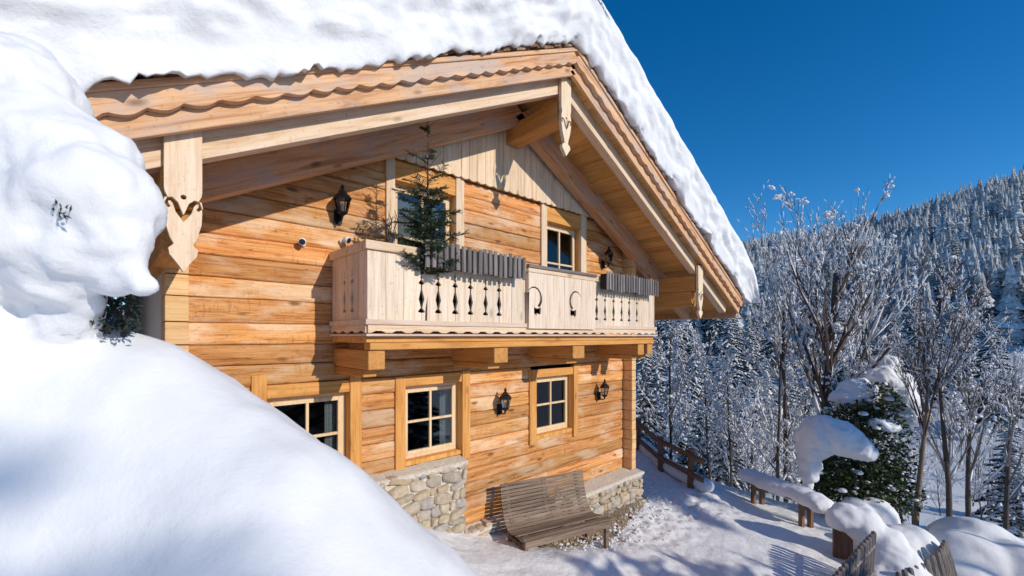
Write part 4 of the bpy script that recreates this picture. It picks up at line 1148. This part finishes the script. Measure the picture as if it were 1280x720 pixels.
# individual trees near the yard
x, y = onT(1032, 520, 11.5)
t = make_bare(8.3, 14, .46, -.06, 4, 4, .13, 1.2, 190, .30, name='bare_tree', clump_r=(.03, .10), snow_w=.75, up=1.05, rmin=.005, reach=1.2, kids0=17)
put(t, x, y, .6, 1, 'big leafless tree with a thick dark trunk behind the evergreen bush', 'tree', 'leafless trees right of the yard')
x, y = onT(1143, 650, 9.0)
t = make_bare(5.2, 23, .40, .02, 4, 5, .055, .7, 40, .42, 'bark_l', 'twig', name='bare_tree', clump_r=(.03, .08), up=1.15, snow_w=.5, rmin=.0045, reach=1.1)
put(t, x, y, 0, 1, 'slender leafless tree with a pale tan trunk right of the evergreen bush', 'tree', 'leafless trees right of the yard')
for px, py, td, sd, h, ln, lab in ((983, 560, 13.5, 61, 8.4, -.02, 'thin frosted tree standing left of the thick dark trunk, its twigs against the sky'), (1092, 560, 14.5, 67, 9.2, .0, 'thin frosted tree rising behind the evergreen bush, its twigs against the sky'), (1187, 665, 11.5, 31, 6.6, .0, 'slender grey trunked leafless tree just right of the pale trunk'), (1212, 672, 12.0, 37, 6.2, .10, 'leaning dark leafless tree between two upright slender trunks'), (1258, 660, 13.5, 41, 7.2, .02, 'leafless brown tree with fanning twigs at the right edge of the picture')):
    x, y = onT(px, py, td); t = make_bare(h, sd, .42, ln, 4, 4, .075, .9, 50, .35, 'bark', 'twig_f', name='bare_tree', clump_r=(.03, .09), up=1.05, snow_w=.6, rmin=.0055, reach=1.1)
    put(t, x, y, random.uniform(0, .3), 1, lab, 'tree', 'leafless trees right of the yard')

# conifers
protoC = [make_conifer(11, 2.6, 101, 130, .97, .01), make_conifer(9, 2.4, 102, 110, 1., .01), make_conifer(13, 2.9, 103, 140, .9, .01)]
used = set()
def copy_of(protos, k):
    if k in used: return copy_tree(protos[k])
    used.add(k); return protos[k]
spots = [(905, 570, 15.5, .42, 1), (880, 575, 17, .40, 0), (806, 555, 13.6, .33, 1), (846, 470, 30, .85, 2), (822, 470, 33, .9, 0), (868, 470, 36, .95, 2), (900, 470, 40, 1.0, 0), (930, 480, 38, .95, 1), (955, 490, 34, .85, 2), (985, 490, 42, 1.1, 0), (1015, 500, 46, 1.1, 2),
         (1060, 520, 50, 1.1, 1), (1262, 560, 30, .7, 0), (1240, 540, 48, 1.0, 2), (1276, 600, 24, .55, 1), (1200, 530, 60, 1.2, 0), (1145, 530, 64, 1.1, 2), (1100, 520, 58, 1.1, 1)]
LC = ['dark snowy conifer beyond the rail fence, nearer of the two standing together', 'taller snowy conifer close behind the one beyond the rail fence', 'snow laden conifer right behind the house corner at the top of the rail fence']
for i, (px, py, td, s, k) in enumerate(spots):
    x, y = onT(px, py, td); t = copy_of(protoC, k)
    put(t, x, y, i * 1.3, s, LC[i] if i < 3 else 'tall snow covered conifer at the edge of the wood across the valley', 'tree', 'snowy conifers near the yard' if i < 3 else 'conifers across the valley')
random.seed(19)
for i in range(85):
    px = random.uniform(800, 1330); td = random.uniform(52, 120) 
    if td < 75 and random.random() < .5: continue
    x, y = onT(px, 500, td); t = copy_of(protoC, i % 3)
    put(t, x, y, i * 1.7, random.uniform(.85, 1.35), 'tall snow covered conifer at the edge of the wood across the valley', 'tree', 'conifers across the valley')
# frosted bare trees and thickets in the hollow
protoB = [make_bare(5.5, 201 + i, .55, .0, 4, 4, .045, 1.1, 60, .12, 'bark', 'twig_f', name='frosted_tree', clump_r=(.04, .12), up=.7, snow_w=1.45, rmin=.006) for i in range(4)]
used = set(); random.seed(91)
def frosted(px, td, s, i):
    x, y = onT(px, 500, td); k = i % 4
    t = copy_of(protoB, k)
    put(t, x, y, random.uniform(0, 6.28), s, 'frost whitened leafless tree in the thicket below the yard', 'tree', 'frosted trees in the hollow')
i = 0
for td, n, lo, hi in ((14, 6, 835, 1010), (18, 9, 815, 1290), (23, 12, 810, 1300), (29, 14, 805, 1310), (38, 16, 800, 1320), (50, 16, 800, 1320)):
    for j in range(n):
        px = lo + (hi - lo) * (j + random.uniform(.1, .9)) / n
        if td < 20 and px > 1020 or td < 27 and px > 1150: continue
        frosted(px, td * random.uniform(.92, 1.08), random.uniform(.55, 1.0) * (1 + td / 90), i); i += 1
# off-frame trees that shade the yard
HT = {0: 11, 1: 9, 2: 13, 3: 13}
protoC.append(make_conifer(13, 2.6, 104, 60, .9, .01, start=.84)); protoC[3].location = (14, -34, gz(14, -34)); tag(protoC[3], 'unseen bare trunked pine added far behind the photographer, crown shaped for path shade', 'tree', 'conifers behind the photographer')  # pine added out of view, crown kept high to shade only the path
for gx, gy, zg, y, k, wd in ((5.0, 4.6, 1.0, -20.0, 3, .55), (4.3, 4.2, 1.0, -21., 3, .6),  (-.2, -1.2, .72, -12.4, 1, 2.4), (.75, -1.55, .6, -13.1, 0, 2.4), (1.6, -1.75, .4, -12.2, 2, 2.2), (2.75, -2.2, .1, -13.0, 1, 1.2), (3.3, -2.6, 0, -12.3, 0, 1.3)):  # leading entries copy the added pine, aimed at the path
    x = gx + .1895 * (gy - y); top = zg + .4474 * (gy - y); h = top - gz(x, y)
    t = copy_tree(protoC[k]); put(t, x, y, 1.1 + gx, h / HT[k], 'snowy conifer standing outside the picture behind the photographer', 'tree', 'conifers behind the photographer')
    t.scale = (h / HT[k] * wd, h / HT[k] * wd, h / HT[k])

gx, gy, zg, y = -4.86, -3.5, 3.12, -26.; x = gx + .1895 * (gy - y); h = zg + .4474 * (gy - y) + .66 - gz(x, y)  # unseen tree added to throw soft shade on the near snow bank
t = copy_tree(protoC[0]); put(t, x, y, .4, h / 11, 'unseen tall conifer added far behind the photographer to shade the snow bank', 'tree', 'conifers behind the photographer'); t.scale = (h / 11 * 1.3, h / 11 * 1.3, h / 11)
# wooded hillside: one mass
def hillside():
    rng = np.random.default_rng(7)
    tmpl = []
    for k in range(5):
        vs = []; fs = []; tiers = 12; m = 9
        for q in range(tiers):
            zb = .04 + .88 * q / tiers; zt = min(1.0, zb + .17); rb = .17 * (1 - q / tiers) ** .9 + .012; o = len(vs)
            for j in range(m):
                a = 6.2832 * (j + rng.random() * .5) / m + q; r = rb * (.40 + .85 * rng.random()); vs.append((r * math.cos(a), r * math.sin(a), zb - .05 * rng.random()))
            vs.append((0, 0, zt)); fs += [(o + j, o + (j + 1) % m, o + m) for j in range(m)]
        tmpl.append((np.array(vs), np.array(fs)))
    V = []; Fc = []; off = 0; cnt = 0
    while cnt < 6500:
        a = math.radians(rng.uniform(8, 58)); t = rng.uniform(105, 345)
        if rng.random() > t / 345: continue
        r = math.tan(a); ct = t * math.cos(a)
        x = CAM[0] + ct * (.6814 + .7319 * r); y = CAM[1] + ct * (.7319 - .6814 * r)
        if noise.noise(Vector((x * .022, y * .022, 3))) + .3 * noise.noise(Vector((x * .08, y * .08, 5))) < -.12: continue
        z = gz(x, y); h = 4 + 10 * rng.random() ** 1.3; w = h * rng.uniform(.85, 1.25)
        tv, tf = tmpl[rng.integers(5)]; V.append(tv * np.array([w, w, h]) + np.array([x, y, z])); Fc.append(tf + off); off += len(tv); cnt += 1
    V = np.concatenate(V); Fc = np.concatenate(Fc)
    me = bpy.data.meshes.new('hillside_forest'); me.from_pydata(V.tolist(), [], Fc.tolist())
    o = link('hillside_forest', me, M['forest']); tag(o, 'snow dusted conifer forest covering the far hillside', 'forest', kind='stuff')
hillside()

# ------------------------------------------------------------------ light, sky, camera
to_sun = Vector((.216, -1.14, .51)).normalized()
sun = bpy.data.lights.new('sun', 'SUN'); sun.energy = 3.3; sun.angle = R(.5); sun.color = (1, .92, .80)
so = bpy.data.objects.new('sun', sun); C.objects.link(so); so.rotation_euler = (-to_sun).to_track_quat('-Z', 'Y').to_euler(); so.location = (0, -20, 20)
w = bpy.data.worlds.new('World'); S.world = w; w.use_nodes = True; nt = w.node_tree
bg = nt.nodes['Background']; sky = nt.nodes.new('ShaderNodeTexSky'); sky.sky_type = 'NISHITA'; sky.sun_disc = False
el = math.asin(to_sun.z); sky.sun_elevation = el; sky.sun_rotation = math.atan2(to_sun.x, to_sun.y)
sky.altitude = 1800; sky.air_density = 1.0; sky.dust_density = .1; sky.ozone_density = 4.0
hs = nt.nodes.new('ShaderNodeHueSaturation'); hs.inputs['Saturation'].default_value = 1.30; hs.inputs['Value'].default_value = .90
nt.links.new(sky.outputs[0], hs.inputs['Color']); nt.links.new(hs.outputs[0], bg.inputs[0]); bg.inputs[1].default_value = .15
cam = bpy.data.cameras.new('camera'); co = bpy.data.objects.new('camera', cam); C.objects.link(co); S.camera = co
cam.sensor_width = 36; cam.lens = 36 * 540 / 1280; cam.shift_y = 60 / 1280; cam.clip_start = .05; cam.clip_end = 3000
co.location = CAM; vd = Vector((.6814, .7319, 0)); co.rotation_euler = vd.to_track_quat('-Z', 'Y').to_euler()
cam.dof.use_dof = True; cam.dof.focus_distance = 7.0; cam.dof.aperture_fstop = 3.5
vs_ = S.view_settings; vs_.view_transform = 'Standard'; vs_.look = 'None'; vs_.exposure = 0.14; vs_.gamma = 1; vs_.use_curve_mapping = False
